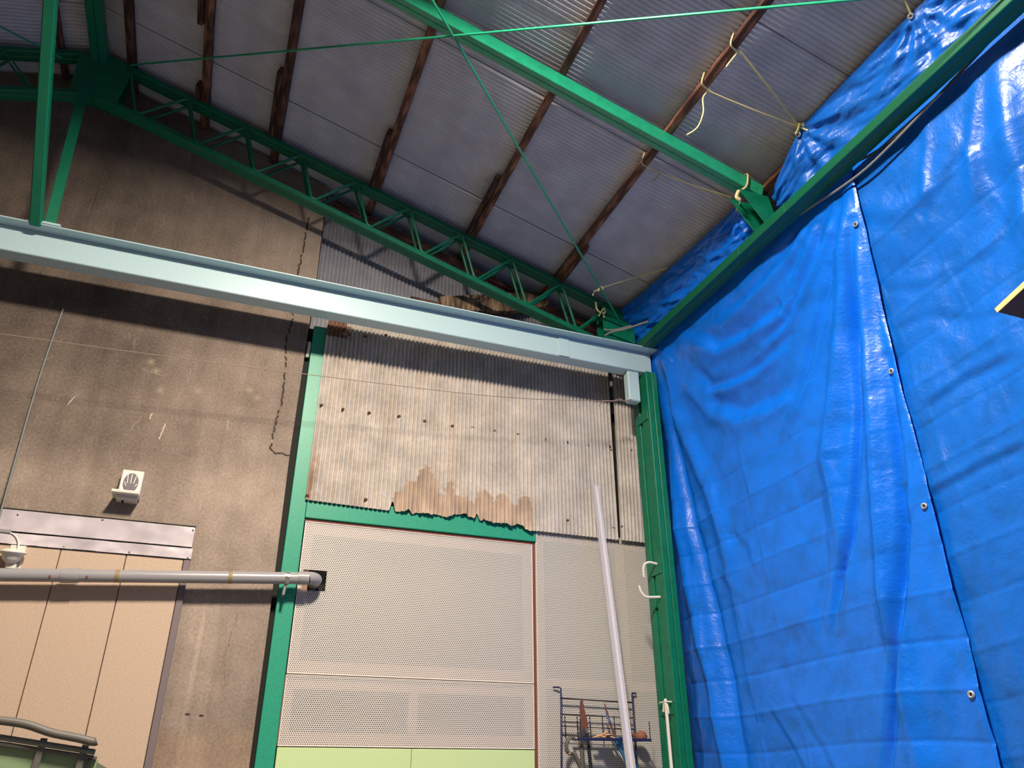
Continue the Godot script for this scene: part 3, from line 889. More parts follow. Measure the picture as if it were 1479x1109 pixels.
func tarps() -> void:
	var nz := noise(1.3, 101, 4); var nw := noise(3.5, 102, 3)
	# ---- left tarpaulin
	var A := [
		fold([[4.96, 2.91], [4.02, 2.67], [3.65, 2.57], [3.24, 2.43], [2.93, 2.31], [2.67, 2.14], [2.42, 2.02]], -0.045, 0.03, 0),
		fold([[3.9, 2.9], [3.14, 2.77], [2.86, 2.71], [2.32, 2.52], [1.91, 2.36], [1.3, 2.1]], -0.05, 0.03, 0),
		fold([[5.1, 2.82], [4.65, 2.62], [4.36, 2.4], [4.15, 2.26], [3.95, 2.04], [3.86, 1.89]], 0.035, 0.05, 1),
		fold([[5.17, 2.72], [4.99, 2.56], [4.77, 2.33], [4.6, 2.1], [4.55, 1.77]], 0.035, 0.05, 1),
		fold([[5.22, 2.56], [5.05, 2.4], [4.9, 2.2]], 0.025, 0.05, 1),
		fold([[5.27, 2.5], [5.17, 2.3], [5.09, 2.01], [5.05, 1.65], [5.1, 1.32]], 0.05, 0.07, 1),
		fold([[4.77, 2.1], [4.75, 2.0], [4.77, 1.64], [4.84, 1.27], [5.23, 0.84]], 0.045, 0.07, 1),
		fold([[4.45, 2.1], [4.41, 1.69], [4.44, 1.38], [4.53, 1.08], [4.95, 0.76]], 0.04, 0.06, 1),
		fold([[4.05, 2.1], [4.07, 1.77], [4.11, 1.44], [4.3, 1.15], [4.67, 0.85], [5.01, 0.62]], 0.045, 0.08, 1),
		fold([[5.25, 2.95], [4.82, 2.8], [4.47, 2.69], [4.14, 2.57], [3.8, 2.42], [3.44, 2.26], [2.6, 2.2]], 0.055, 0.075, 0),
		fold([[5.0, 2.93], [4.37, 2.86], [3.93, 2.78], [3.48, 2.69], [3.16, 2.62], [2.53, 2.5], [1.5, 2.45]], 0.055, 0.065, 0),
		fold([[5.3, 0.44], [5.1, 0.47], [4.52, 0.57], [4.12, 0.74], [3.8, 0.86], [3.51, 0.97], [3.1, 1.05], [2.2, 1.12]], 0.05, 0.09, 0),
		fold([[5.2, 0.42], [4.4, 0.47], [3.45, 0.61], [2.88, 0.73], [2.21, 0.84], [1.3, 0.95]], -0.05, 0.06, 0),
		fold([[4.2, 0.33], [3.21, 0.44], [2.65, 0.56], [2.07, 0.68], [1.2, 0.8]], 0.045, 0.07, 0),
		fold([[3.4, 2.15], [3.0, 2.12], [2.79, 2.08], [2.58, 1.98], [2.2, 1.85]], 0.008, 0.04, 1),
		fold([[2.0, 1.28], [1.75, 1.45], [1.5, 1.6]], 0.006, 0.03, 1), fold([[2.1, 1.5], [1.7, 1.75], [1.4, 1.9]], 0.006, 0.035, 1),
		fold([[3.0, 0.9], [2.75, 1.15], [2.4, 1.25]], 0.006, 0.04, 1), fold([[3.3, 1.1], [3.1, 1.3], [2.9, 1.35]], 0.007, 0.04, 1)]
	var surfA := func(z: float, y: float) -> Vector3:
		var lean := smoothstep(4.1, 5.1, y)      # the folds are drawn up towards the beam
		var h := fold_h(A, z - (0.25 - 0.042 * z) * lean, y + 0.14 * lean) * 1.25
		# creases of the folded sheet, every quarter metre up and 0.42 m along
		h += creases(y + 0.03 * sin(z * 2.0) + 0.02 * z, z + y * 0.10, (smoothstep(4.2, 3.4, y) * 0.8 + 0.2) * (1.0 - 0.65 * smoothstep(2.05, 2.35, z) * smoothstep(2.2, 2.8, y)))
		h += nz.get_noise_2d(z * 1.0, y * 0.6) * 0.022 + nw.get_noise_2d(z, y) * 0.005
		h = minf(h * (0.2 + 0.8 * smoothstep(5.3, 4.95, y)), lerpf(0.12, 0.02, smoothstep(4.6, 5.15, y)))
		return Vector3(3.72 - h + 0.06 * smoothstep(0.45, 0.2, z) - 0.15 * smoothstep(4.1, 5.1, y), y, z)
	var ta := thing("tarpaulin", "blue tarpaulin hanging beside the column, its grommet edge overlapping the next sheet", "tarpaulin", "blue tarpaulins")
	obj("hanging_sheet", cloth(surfA, 0.16, 0.0, 0.05, 5.34, 210, 440, true), M.tarp, ta)
	# edge hem
	for y in [4.80, 3.80, 2.93, 1.93, 0.95]:
		var p: Vector3 = surfA.call(edge_z(y) - 0.045, y)
		eyelet(ta, p + Vector3(-0.008, 0, 0), Vector3(-1, 0, 0.1))
	# flap above the beam
	var topA := PackedVector3Array([Vector3(3.28, 5.62, 0.16), Vector3(3.31, 5.66, 0.3), Vector3(3.36, 5.65, 0.7), Vector3(3.39, 5.645, 1.1), Vector3(3.40, 5.62, 1.6), Vector3(3.40, 5.60, 2.12), Vector3(3.43, 5.56, 2.26)])
	flap(ta, topA, 0.12, 2.27, [[0.16, 5.62, 0.9], [2.14, 5.58, 0.8]], 111, M.tarp)
	# ---- right tarpaulin
	var Bf := [
		fold([[5.0, 2.9], [5.0, 2.96], [4.81, 3.15], [4.74, 3.44], [4.9, 3.72], [5.2, 3.85]], 0.02, 0.07, 1),
		fold([[4.46, 2.9], [4.24, 3.21], [4.2, 3.5], [4.17, 3.72], [4.4, 4.0]], 0.009, 0.04, 1),
		fold([[4.09, 2.91], [4.05, 3.22], [3.85, 3.51], [3.8, 3.8]], 0.007, 0.035, 1),
		fold([[3.5, 3.0], [3.57, 3.34], [3.55, 3.68]], 0.016, 0.035, 1),
		fold([[3.0, 2.85], [3.07, 3.36], [3.08, 3.55]], 0.016, 0.03, 1),
		fold([[5.3, 4.12], [5.15, 4.08], [4.81, 4.03], [4.4, 4.0], [3.8, 3.9]], 0.06, 0.09, 0),
		fold([[5.3, 3.98], [5.15, 3.92], [4.86, 3.78], [4.4, 3.7]], 0.03, 0.05, 0),
		fold([[5.35, 3.62], [5.28, 3.6], [4.94, 3.47], [4.6, 3.4]], 0.02, 0.04, 0),
		fold([[5.3, 4.35], [4.8, 4.3], [4.0, 4.2]], -0.05, 0.08, 0)]
	var surfB := func(z: float, y: float) -> Vector3:
		var lean := smoothstep(4.1, 5.1, y)
		var h := fold_h(Bf, z - (0.25 - 0.042 * z) * lean, y + 0.14 * lean)
		h += creases(y - 0.05 * z + 0.02 * sin(z * 3.0), z + y * 0.08 + 0.2, 0.9)
		h += nz.get_noise_2d(z * 0.9 + 30.0, y * 0.6) * 0.022 + nw.get_noise_2d(z + 9.0, y) * 0.006
		h = minf(h * (0.15 + 0.85 * smoothstep(5.3, 4.6, y)), lerpf(0.14, 0.02, smoothstep(4.3, 5.1, y)))
		return Vector3(3.765 - h - 0.165 * smoothstep(4.1, 5.1, y), y, z)
	var tb := thing("tarpaulin", "blue tarpaulin hanging behind the grommet edge, nearest the viewer on the right", "tarpaulin", "blue tarpaulins")
	obj("hanging_sheet", cloth(surfB, 2.62, 5.6, 0.05, 5.34, 210, 360, false), M.tarp_darker, tb)
	var topB := PackedVector3Array([Vector3(3.46, 5.45, 2.5), Vector3(3.42, 5.47, 2.56), Vector3(3.40, 5.60, 2.78), Vector3(3.40, 5.70, 2.925), Vector3(3.40, 5.70, 3.1), Vector3(3.40, 5.69, 3.6), Vector3(3.40, 5.69, 3.95), Vector3(3.41, 5.68, 4.6), Vector3(3.41, 5.68, 5.6)])
	flap(tb, topB, 2.47, 5.6, [[2.9, 5.70, 1.0], [3.94, 5.69, 0.6]], 112, M.tarp_darker)
	for p in [Vector3(3.395, 5.655, 2.90), Vector3(3.396, 5.70, 2.955), Vector3(3.395, 5.665, 3.925)]:
		eyelet(tb, p, Vector3(-1, -0.6, 0.2).normalized())

func creases(a: float, b: float, amt: float) -> float:
	var cy := a / 0.25; var cz := b / 0.44
	var iy := floorf(cy); var iz := floorf(cz)
	var k := 0.5 + 0.5 * sin(iy * 12.9 + iz * 4.1)
	var h := (absf(fposmod(cy, 2.0) - 1.0) - 0.5) * 0.020 * (0.4 + 0.6 * k) + (absf(fposmod(cz, 2.0) - 1.0) - 0.5) * 0.016
	var dy := absf(cy - roundf(cy)) * 0.25; var dz := absf(cz - roundf(cz)) * 0.44
	h += (0.0045 if int(roundf(cy)) % 2 == 0 else -0.0045) * exp(-pow(dy / 0.011, 2)) + 0.003 * exp(-pow(dz / 0.012, 2))
	return h * amt

func edge_z(y: float) -> float:
	var yy := y + 0.14 * smoothstep(4.1, 5.1, y)
	return 2.985 + 0.006 * sin(y * 2.3) - 0.05 * smoothstep(4.9, 3.6, yy) + 0.01 * smoothstep(3.0, 1.0, yy) + 0.125 * smoothstep(4.1, 5.1, y)

func cloth(f: Callable, z0: float, z1: float, y0: float, y1: float, nu: int, nv: int, to_edge: bool) -> ArrayMesh:
	var P := PackedVector3Array(); var U := PackedVector2Array()
	for j in nv:
		var v := float(j) / (nv - 1)
		var y := lerpf(y0, 1.3, v / 0.12) if v < 0.12 else lerpf(1.3, y1, (v - 0.12) / 0.88)
		for i in nu:
			var z := lerpf(z0, edge_z(y) if to_edge else z1, float(i) / (nu - 1))
			var p: Vector3 = f.call(z, y)
			if to_edge and i >= nu - 2:      # the hem turns under
				p.x += 0.006 if i == nu - 1 else -0.002
			P.append(p); U.append(Vector2(z, y))
	return grid(nu, nv, P, U)

func flap(t: Node3D, top: PackedVector3Array, z0: float, z1: float, gathers: Array, seed_: int, m: Material) -> void:
	var n := noise(2.0, seed_, 3); var n2 := noise(6.0, seed_ + 7, 3)
	var nu := 150; var nv := 40
	var P := PackedVector3Array(); var U := PackedVector2Array()
	for j in nv:
		var v := float(j) / (nv - 1)
		for i in nu:
			var z := lerpf(z0, z1, float(i) / (nu - 1))
			var e := top[0] if z < top[0].z else top[-1]
			for k in top.size() - 1:
				if z >= top[k].z and z <= top[k + 1].z:
					e = top[k].lerp(top[k + 1], (z - top[k].z) / (top[k + 1].z - top[k].z))
			var b := Vector3(3.575, 5.27, z)
			var p := b.lerp(Vector3(e.x, e.y, z), v)
			var nrm := Vector3(-0.8, -0.6, 0)
			var h := n.get_noise_2d(z * 1.2 + v * 0.8, v * 1.5) * 0.035 + n2.get_noise_2d(z, v * 0.8) * 0.01
			for g in gathers:
				var dz: float = z - g[0]; var dy: float = p.y - g[1]
				var an := atan2(dy, dz)
				var rr := Vector2(dz, dy).length()
				h += 0.028 * sin(an * 11.0 + seed_) * exp(-rr * 1.6 / g[2]) * smoothstep(0.0, 0.2, rr)
			h *= smoothstep(0.0, 0.35, v) * (1.0 - 0.6 * smoothstep(0.8, 1.0, v))
			P.append(p + nrm * h); U.append(Vector2(z, 7.0 + v * 0.6))
	obj("upper_flap", grid(nu, nv, P, U), m, t)

func eyelet(t: Node3D, p: Vector3, n: Vector3) -> void:
	var s := stt(true)
	lathe(s, p, n, [Vector2(0.009, -0.004), Vector2(0.009, 0.004), Vector2(0.013, 0.006), Vector2(0.018, 0.004), Vector2(0.019, -0.002)], 16)
	var gm := obj("grommet", s, M.eyelet, t)
	s = stt(); lathe(s, p, n, [Vector2(0.0, 0.001), Vector2(0.009, 0.0005), Vector2(0.009, -0.004)], 12)
	obj("grommet_hole", s, M.dark, gm)

# ------------------------------------------------------------------ pipe, sensor light, wall box, unseen lamps, channel, cart, shelf
func fittings(lamps: Array) -> void:
	# pvc drain pipe
	var pi := thing("drain_pipe", "grey plastic pipe running level in front of beige panels into the perforated panel", "pipe")
	var pa := Vector3(-2.25, 2.655, 0.13); var pb := Vector3(0.68, 2.862, 0.13)
	var at := func(x: float) -> Vector3: return pa.lerp(pb, (x - pa.x) / (pb.x - pa.x))
	var s := stt(true); tube(s, [pa, at.call(0.62)], 0.0425, 24)
	obj("pipe_body", s, M.pipe_grey, pi)
	s = stt(true); tube(s, [at.call(-0.94), at.call(-0.835)], 0.0475, 24)
	obj("coupling", s, M.pipe_grey, pi)
	s = stt(true)
	tube(s, [at.call(0.585), at.call(0.66)], 0.0465, 24)
	var el := [at.call(0.66)]
	for k in range(1, 9):
		var a := PI / 2 * k / 8.0
		el.append(at.call(0.66) + Vector3(sin(a) * 0.06, 0.003, -0.06 + cos(a) * 0.06))
	el.append(el[-1] + Vector3(0, 0, -0.22))
	tube(s, el, 0.0445, 24)
	obj("elbow", s, M.pipe_grey, pi)
	for x in [-0.62, 0.10]:
		s = stt(true); tube(s, [at.call(x), at.call(x + 0.03)], 0.0432, 24)
		obj("tape_band", s, M.tape, pi)
	for x in [-1.005, -0.79]:
		s = stt(); box(s, at.call(x) + Vector3(0, -0.025, 0.034), at.call(x) + Vector3(0.014, 0.0, 0.0415), 0.001)
		obj("dark_mark", s, M.rust, pi)
	# faint printed line on the pipe
	rng.seed = 5
	for q in [[-0.58, 14], [-0.50, 26], [-0.02, 12], [0.16, 16]]:
		s = stt()
		for k in q[1]:
			var x: float = q[0] + k * 0.0095
			var p: Vector3 = at.call(x)
			box(s, p + Vector3(0, rng.randf_range(0.0, 0.002), 0.0421), p + Vector3(rng.randf_range(0.003, 0.006), 0.006, 0.0428), 0.0)
		var pr := obj("printed_line", s, M.grey_plastic, pi)
		pr.set_meta("kind", "stuff")
	var c: Vector3 = at.call(0.49)
	s = stt(true); tube(s, [c, c + Vector3(0.03, 0.002, 0)], 0.0475, 24)
	var cbd := obj("clamp_band", s, M.steel, pi)
	s = stt(); bar(s, c + Vector3(0.012, -0.045, 0.0), c + Vector3(0.004, -0.12, 0.0), 0.02, 0.008, Vector3(0, 0, 1), 0.002)
	bar(s, c + Vector3(0.004, -0.115, 0.0), c + Vector3(0.004, -0.115, -0.12), 0.016, 0.016, Vector3.UP, 0.003)
	obj("clamp_leg", s, M.steel, cbd)
	# dark cut behind the elbow
	s = stt(); box(s, Vector3(0.60, 2.77, -0.15), Vector3(0.83, 2.985, -0.10), 0.0)
	tag(obj("cut_opening", s, M.dark), "square dark opening cut in the large perforated panel around the pipe", "opening")
	# motion sensor light
	var ml := thing("sensor_light", "white domed sensor light fixed on beige panel above the pipe, left edge", "lamp")
	s = stt(true); lathe(s, Vector3(-1.262, 2.865, 0.09), Vector3(0, 1, 0.15), [Vector2(0, -0.055), Vector2(0.03, -0.05), Vector2(0.052, -0.03), Vector2(0.06, 0.0), Vector2(0.062, 0.003)], 24)
	var dm := obj("dome", s, M.pale_plastic, ml)
	s = stt(true); lathe(s, Vector3(-1.262, 2.866, 0.09), Vector3(0, 1, 0.15), [Vector2(0.064, 0.0), Vector2(0.083, 0.012), Vector2(0.083, 0.02), Vector2(0.05, 0.036), Vector2(0, 0.04)], 24)
	obj("brim", s, M.pale_plastic, dm)
	s = stt(); box(s, Vector3(-1.30, 2.765, 0.02), Vector3(-1.205, 2.945, 0.034), 0.004); box(s, Vector3(-1.285, 2.775, 0.03), Vector3(-1.225, 2.82, 0.085), 0.006)
	obj("mounting_bracket", s, M.pale_plastic, ml)
	s = stt(true); tube(s, smooth([Vector3(-1.245, 2.9, 0.06), Vector3(-1.26, 2.97, 0.04), Vector3(-1.31, 3.02, 0.032), Vector3(-1.40, 3.035, 0.03)]), 0.006, 8)
	obj("cable", s, M.pale_plastic, ml)
	s = stt(); box(s, Vector3(-1.42, 3.02, 0.022), Vector3(-1.32, 3.045, 0.04), 0.003)
	obj("cable_clip", s, M.grey_plastic, ml)
	# wall box with a hand-shaped emblem on a bracket
	var wb := thing("wall_box", "small white box with grey hand-like emblem on a bracket on concrete", "wall box")
	s = stt(); box(s, Vector3(-0.735, 3.36, 0.02), Vector3(-0.59, 3.545, 0.075), 0.006)
	obj("box_body", s, M.white_paint, wb)
	var oval := []
	for k in 28:
		var a := TAU * k / 28.0
		var rx := 0.05 + 0.004 * sin(a)
		oval.append(Vector2(-0.664 + cos(a) * rx, 3.440 + sin(a) * (0.082 if sin(a) > 0 else 0.068)))
	s = stt(); prism(s, oval, 0.07, 0.0765)
	var em := obj("emblem", s, M.emblem_grey, wb)
	s = stt()
	for e in [[-0.686, 3.445, -0.692, 3.508], [-0.665, 3.445, -0.665, 3.514], [-0.645, 3.443, -0.636, 3.505], [-0.69, 3.425, -0.705, 3.452], [-0.634, 3.425, -0.62, 3.445]]:
		bar(s, Vector3(e[0], e[1], 0.0768), Vector3(e[2], e[3], 0.0768), 0.005, 0.002, Vector3(0, 0, 1), 0.0)
	obj("emblem_lines", s, M.white_paint, em)
	s = stt(); box(s, Vector3(-0.685, 3.37, 0.07), Vector3(-0.645, 3.385, 0.085), 0.004)
	obj("socket", s, M.dark, wb)
	s = stt(); box(s, Vector3(-0.765, 3.345, 0.0), Vector3(-0.588, 3.352, 0.165), 0.002); box(s, Vector3(-0.765, 3.352, 0.155), Vector3(-0.588, 3.366, 0.165), 0.002); box(s, Vector3(-0.735, 3.318, 0.0), Vector3(-0.60, 3.345, 0.11), 0.003)
	var sbk := obj("shelf_bracket", s, M.pale_plastic, wb)
	s = stt(true); lathe(s, Vector3(-0.69, 3.318, 0.06), Vector3(0, -1, 0), [Vector2(0.008, 0), Vector2(0.008, 0.016), Vector2(0, 0.018)], 10)
	obj("knob", s, M.dark, sbk)
	# lamps out of view, over and behind the viewer, lighting wall and roof frame
	for i in 2:
		var lamp_at: Vector3 = lamps[i][0]
		var up := Vector3(0.0, sin(deg_to_rad(lamps[i][1])), cos(deg_to_rad(lamps[i][1])))
		var lp := thing("unseen_panel_lamp", ["unseen flat panel lamp under the roof in front of the rafter, lighting the back wall", "unseen flat panel lamp under the roof behind the viewer, weakly lighting the rafter"][i], "lamp")
		var B := Basis(Vector3.RIGHT, up, Vector3.RIGHT.cross(up))
		s = stt(); obox(s, lamp_at + up * 0.03, B, Vector3(0.34, 0.022, 0.49), 0.006)
		obj("housing", s, M.white_paint, lp)
		s = stt(); obox(s, lamp_at + up * 0.003, B, Vector3(0.3, 0.005, 0.45), 0.001)
		obj("lamp_panel", s, M.lamp_glow, lp)
		s = stt(true); tube(s, [lamp_at + up * 0.04, Vector3(lamp_at.x, roof_y(lamp_at.x), lamp_at.z + 0.02)], 0.01, 8)
		obj("stem", s, M.steel, lp)
	# leaning white channel
	var ch := thing("steel_channel", "long pale grooved channel leaning against the right perforated panel", "channel")
	var a0 := Vector3(3.075, 0.0, 0.66); var a1 := Vector3(3.10, 3.915, 0.05)
	s = stt(); bar(s, a0, a1, 0.056, 0.012, Vector3(0, 0.15, 1), 0.002)
	obj("web", s, M.channel_white, ch)
	for e in [-0.0265, 0.0265]:
		s = stt(); bar(s, a0 + Vector3(e, 0, 0.016), a1 + Vector3(e, 0, 0.016), 0.006, 0.036, Vector3(0, 0.15, 1), 0.001)
		obj("flange", s, M.channel_white, ch)
	s = stt(); bar(s, a0 + Vector3(-0.006, 0, 0.012), a1 + Vector3(-0.006, 0, 0.012), 0.005, 0.01, Vector3(0, 0.15, 1), 0.001)
	obj("rib", s, M.channel_white, ch)
	# green cart with tubes on top, lower left
	var ct := thing("tub_cart", "pale green tub with grey strapped tubes along its top, lower left corner", "cart")
	var p0 := Vector3(-1.75, 1.82, 1.5); var p1 := Vector3(-0.372, 1.628, 1.5)
	s = stt(); prism(s, [Vector2(-1.75, 0.25), Vector2(-0.42, 0.25), Vector2(-0.368, 1.625), Vector2(-1.75, 1.815)], 1.48, 1.5)
	obj("side_sheet", s, M.bucket_green, ct)
	s = stt(); prism(s, [Vector2(0.72, 0.25), Vector2(1.48, 0.25), Vector2(1.48, 1.62), Vector2(0.7, 1.6)], -0.01, 0.01, Transform3D(Basis(Vector3(0, 0, 1), Vector3(0, 1, 0), Vector3(-1, 0, 0)), Vector3(-0.385, 0, 0)))
	obj("end_sheet", s, M.bucket_green, ct)
	s = stt(); bar(s, p0 + Vector3(0, 0.005, 0.01), p1 + Vector3(0, 0.005, 0.01), 0.03, 0.022, Vector3.UP, 0.006)
	obj("top_rim", s, M.tube_grey, ct)
	s = stt(true); tube(s, [p0 + Vector3(0, 0.034, 0.02), p1 + Vector3(-0.012, 0.032, 0.02)], 0.013, 12)
	obj("rail_tube", s, M.tube_green_grey, ct)
	for x in [-0.615, -0.435, -1.3]:
		s = stt(); bar(s, Vector3(x + 0.005, 1.628 + 0.139 * (-0.372 - x) + 0.055, 1.522), Vector3(x - 0.035, 1.2, 1.522), 0.03, 0.012, Vector3(0, 0, 1), 0.003)
		obj("strap", s, M.tube_grey, ct)
	s = stt(true); tube(s, [Vector3(-0.40, 1.632, 1.53), Vector3(-0.402, 1.60, 1.53), Vector3(-0.405, 1.35, 1.53)], 0.006, 8)
	obj("dark_cord", s, M.dark, ct)
	for x in [-1.6, -0.55]:
		for z in [0.85, 1.4]:
			s = stt(true); lathe(s, Vector3(x, 0.11, z - 0.03), Vector3(0, 0, 1), [Vector2(0, 0), Vector2(0.11, 0.0), Vector2(0.11, 0.06), Vector2(0, 0.06)], 20)
			bar(s, Vector3(x, 0.11, z), Vector3(x, 0.27, z), 0.03, 0.03)
			obj("caster", s, M.dark, ct)
	var hs := stt(true)
	tube(hs, smooth([Vector3(-1.75, 1.90, 1.56), Vector3(-1.1, 1.818, 1.56), Vector3(-0.84, 1.790, 1.56), Vector3(-0.70, 1.773, 1.56), Vector3(-0.58, 1.738, 1.56), Vector3(-0.47, 1.718, 1.56), Vector3(-0.40, 1.703, 1.56), Vector3(-0.385, 1.706, 1.56)]), 0.019, 12)
	tag(obj("grey_hose", hs, M.tube_grey), "bent grey-brown hose lying along the top of the green tub", "hose")
	# plywood shelf end at the right edge
	var sh := thing("plywood_shelf", "tilted plywood board with pale cut edge jutting out from right frame edge", "board")
	var e2 := Vector3(0, 0.272, 0.962)
	var cc := Vector3(3.3, 3.535, 3.911)
	var bz := Basis(Vector3.RIGHT, e2.cross(Vector3.RIGHT), e2)
	s = stt(); obox(s, cc + Vector3(0.2, 0, 0) + e2 * 0.35 + bz.y * 0.014, bz, Vector3(0.197, 0.012, 0.35), 0.001)
	obj("ply_sheet", s, M.ply_dark, sh)
	s = stt(); obox(s, cc + Vector3(0.0015, 0, 0) + e2 * 0.35 + bz.y * 0.014, bz, Vector3(0.0025, 0.0135, 0.352), 0.0005)
	obj("ply_edge", s, M.ply_edge, sh)
	s = stt(); bar(s, Vector3(3.45, 0, 4.5), Vector3(3.45, 3.68, 4.5), 0.06, 0.06)
	obj("prop", s, M.timber, sh)

# ------------------------------------------------------------------ cords, ropes, wires
func cord(called: String, label: String, cat: String, P: Array, r: float, m: Material, extra := [], flat := 1.0, group := "") -> void:
	var t := thing(called, label, cat, group)
	var s := stt(true); tube(s, smooth(P, 5), r, 8, flat)
	obj("strand", s, m, t)
	for e in extra:
		s = stt(true); tube(s, smooth(e[1], 5), e[2] if e.size() > 2 else r * 0.8, 8)
		obj(e[0], s, m, t)

func ties_and_cables() -> void:
	var g := "cream tie cords of the tarpaulins"
	var py := 6.685 - SL * 2.66
	# loops over the purlin and two cords to the tarp corner
	var k := Vector3(3.39, 5.70, 2.93)
	cord("cream_twine", "cream cord from the purlin to the right tarpaulin corner, upper of two", "cord", [Vector3(2.70, py, 3.22), Vector3(2.74, py - 0.02, 3.2), Vector3(3.05, 5.76, 3.08), k], 0.0075, M.cord_cream, [["loop", [Vector3(2.625, py + 0.06, 3.27), Vector3(2.622, py - 0.006, 3.23), Vector3(2.70, py - 0.008, 3.2)]], ["loose_end", [Vector3(2.70, py - 0.008, 3.2), Vector3(2.67, py - 0.05, 3.15), Vector3(2.64, py - 0.10, 3.13)]]], 0.6, g)
	cord("cream_twine", "cream cord from the purlin to the tarpaulin corner, lower, with dangling tail", "cord", [Vector3(2.69, py - 0.01, 2.86), Vector3(2.75, py - 0.03, 2.86), Vector3(3.05, 5.77, 2.89), k], 0.0075, M.cord_cream, [["loop", [Vector3(2.625, py + 0.06, 2.93), Vector3(2.622, py - 0.006, 2.89), Vector3(2.69, py - 0.008, 2.86)]], ["loose_end", [Vector3(2.70, py - 0.01, 2.85), Vector3(2.67, py - 0.06, 2.82), Vector3(2.67, py - 0.18, 2.80), Vector3(2.65, py - 0.27, 2.74), Vector3(2.58, py - 0.33, 2.70)], 0.0055]], 0.6, g)
	cord("corner_knot", "cream knot bunched at the gathered corner of the right tarpaulin", "knot", [k + Vector3(-0.02, 0.015, 0.0), k + Vector3(0.01, -0.01, 0.03), k + Vector3(0.03, 0.0, -0.02), k + Vector3(-0.01, -0.03, -0.01), k + Vector3(-0.02, 0.0, 0.03)], 0.009, M.cord_cream, [["loose_end", [k, k + Vector3(0.04, -0.05, 0.03)]], ["loose_end", [k, k + Vector3(-0.02, -0.05, -0.03)]]])
	cord("cream_twine", "cream cord from the purlin to the left flap's tip under the rafter", "cord", [Vector3(2.69, py - 0.01, 2.03), Vector3(2.77, py - 0.02, 2.03), Vector3(3.05, 5.765, 2.07), Vector3(3.39, 5.70, 2.12)], 0.0075, M.cord_cream, [["loop", [Vector3(2.625, py + 0.06, 2.10), Vector3(2.622, py - 0.006, 2.05), Vector3(2.69, py - 0.008, 2.03)]], ["loose_end", [Vector3(2.80, py - 0.03, 2.03), Vector3(2.76, py - 0.09, 2.0), Vector3(2.72, py - 0.11, 1.99)], 0.005]], 0.6, g)
	cord("rafter_strap", "cream strap hung over the rafter near its lower end", "cord", [Vector3(3.33, 5.70, 2.35), Vector3(3.325, 5.675, 2.41), Vector3(3.29, 5.545, 2.415), Vector3(3.215, 5.475, 2.40), Vector3(3.20, 5.44, 2.40), Vector3(3.26, 5.44, 2.36), Vector3(3.385, 5.545, 2.15)], 0.009, M.cord_cream, [["knot", [Vector3(3.21, 5.475, 2.41), Vector3(3.19, 5.42, 2.40), Vector3(3.215, 5.40, 2.40)], 0.014]], 0.6, g)
	cord("cream_twine", "cream cord from the bracing rod to the left tarpaulin flap", "cord", [Vector3(2.945, 5.635, 0.665), Vector3(3.1, 5.64, 0.85), Vector3(3.25, 5.645, 1.02), Vector3(3.375, 5.655, 1.15)], 0.0075, M.cord_cream, [["knot", [Vector3(2.93, 5.61, 0.65), Vector3(2.95, 5.65, 0.67), Vector3(2.97, 5.62, 0.68)], 0.012], ["loose_end", [Vector3(2.95, 5.63, 0.665), Vector3(2.90, 5.61, 0.64), Vector3(2.88, 5.56, 0.63)], 0.005]], 0.6, g)
	var q := Vector3(3.08, 5.56, 0.40)
	cord("cream_knot", "cream knot tied on the truss end beside the left flap", "knot", [q + Vector3(-0.05, 0.10, 0.01), q + Vector3(-0.04, 0.03, 0), q, q + Vector3(0.03, 0.04, 0.02), q + Vector3(0.05, 0.01, 0.0), q + Vector3(0.02, -0.02, 0.01), q + Vector3(0.15, 0.06, -0.12)], 0.009, M.cord_cream, [["loose_end", [q, q + Vector3(-0.02, -0.05, 0)]], ["loose_end", [q + Vector3(0.03, 0, 0), q + Vector3(0.03, -0.06, 0.01)]]], 1.0, g)
	cord("cream_twine", "short cream cord holding the right flap at the top frame edge", "cord", [Vector3(3.40, 5.675, 3.93), Vector3(3.36, 5.70, 3.95), Vector3(3.32, 5.74, 3.97)], 0.0075, M.cord_cream, [], 1.0, g)
	# cables along the eave beam
	cord("black_cable", "dark cable drooping below the eave beam across the right tarpaulin", "cable", [Vector3(3.50, 5.255, 4.7), Vector3(3.53, 5.20, 4.25), Vector3(3.536, 5.155, 3.95), Vector3(3.53, 5.12, 3.72), Vector3(3.528, 5.09, 3.48), Vector3(3.526, 5.075, 3.25), Vector3(3.526, 5.10, 3.02), Vector3(3.534, 5.15, 2.80), Vector3(3.537, 5.19, 2.6), Vector3(3.50, 5.255, 2.4)], 0.009, M.cable_grey)
	cord("black_cable", "black cable close under the eave beam beside the drooping one", "cable", [Vector3(3.51, 5.255, 4.6), Vector3(3.536, 5.19, 4.2), Vector3(3.534, 5.14, 3.85), Vector3(3.53, 5.115, 3.62), Vector3(3.53, 5.12, 3.45), Vector3(3.536, 5.16, 3.28), Vector3(3.51, 5.255, 3.0)], 0.009, M.cable_black)
	cord("grey_cable", "grey cable sagging at the truss end above the teal beam", "cable", [Vector3(3.05, 5.235, 0.5), Vector3(3.12, 5.28, 0.52), Vector3(3.22, 5.29, 0.6), Vector3(3.36, 5.30, 0.78)], 0.009, M.cable_grey, [["second_run", [Vector3(3.1, 5.37, 0.4), Vector3(3.2, 5.36, 0.45), Vector3(3.3, 5.355, 0.58)], 0.009]])
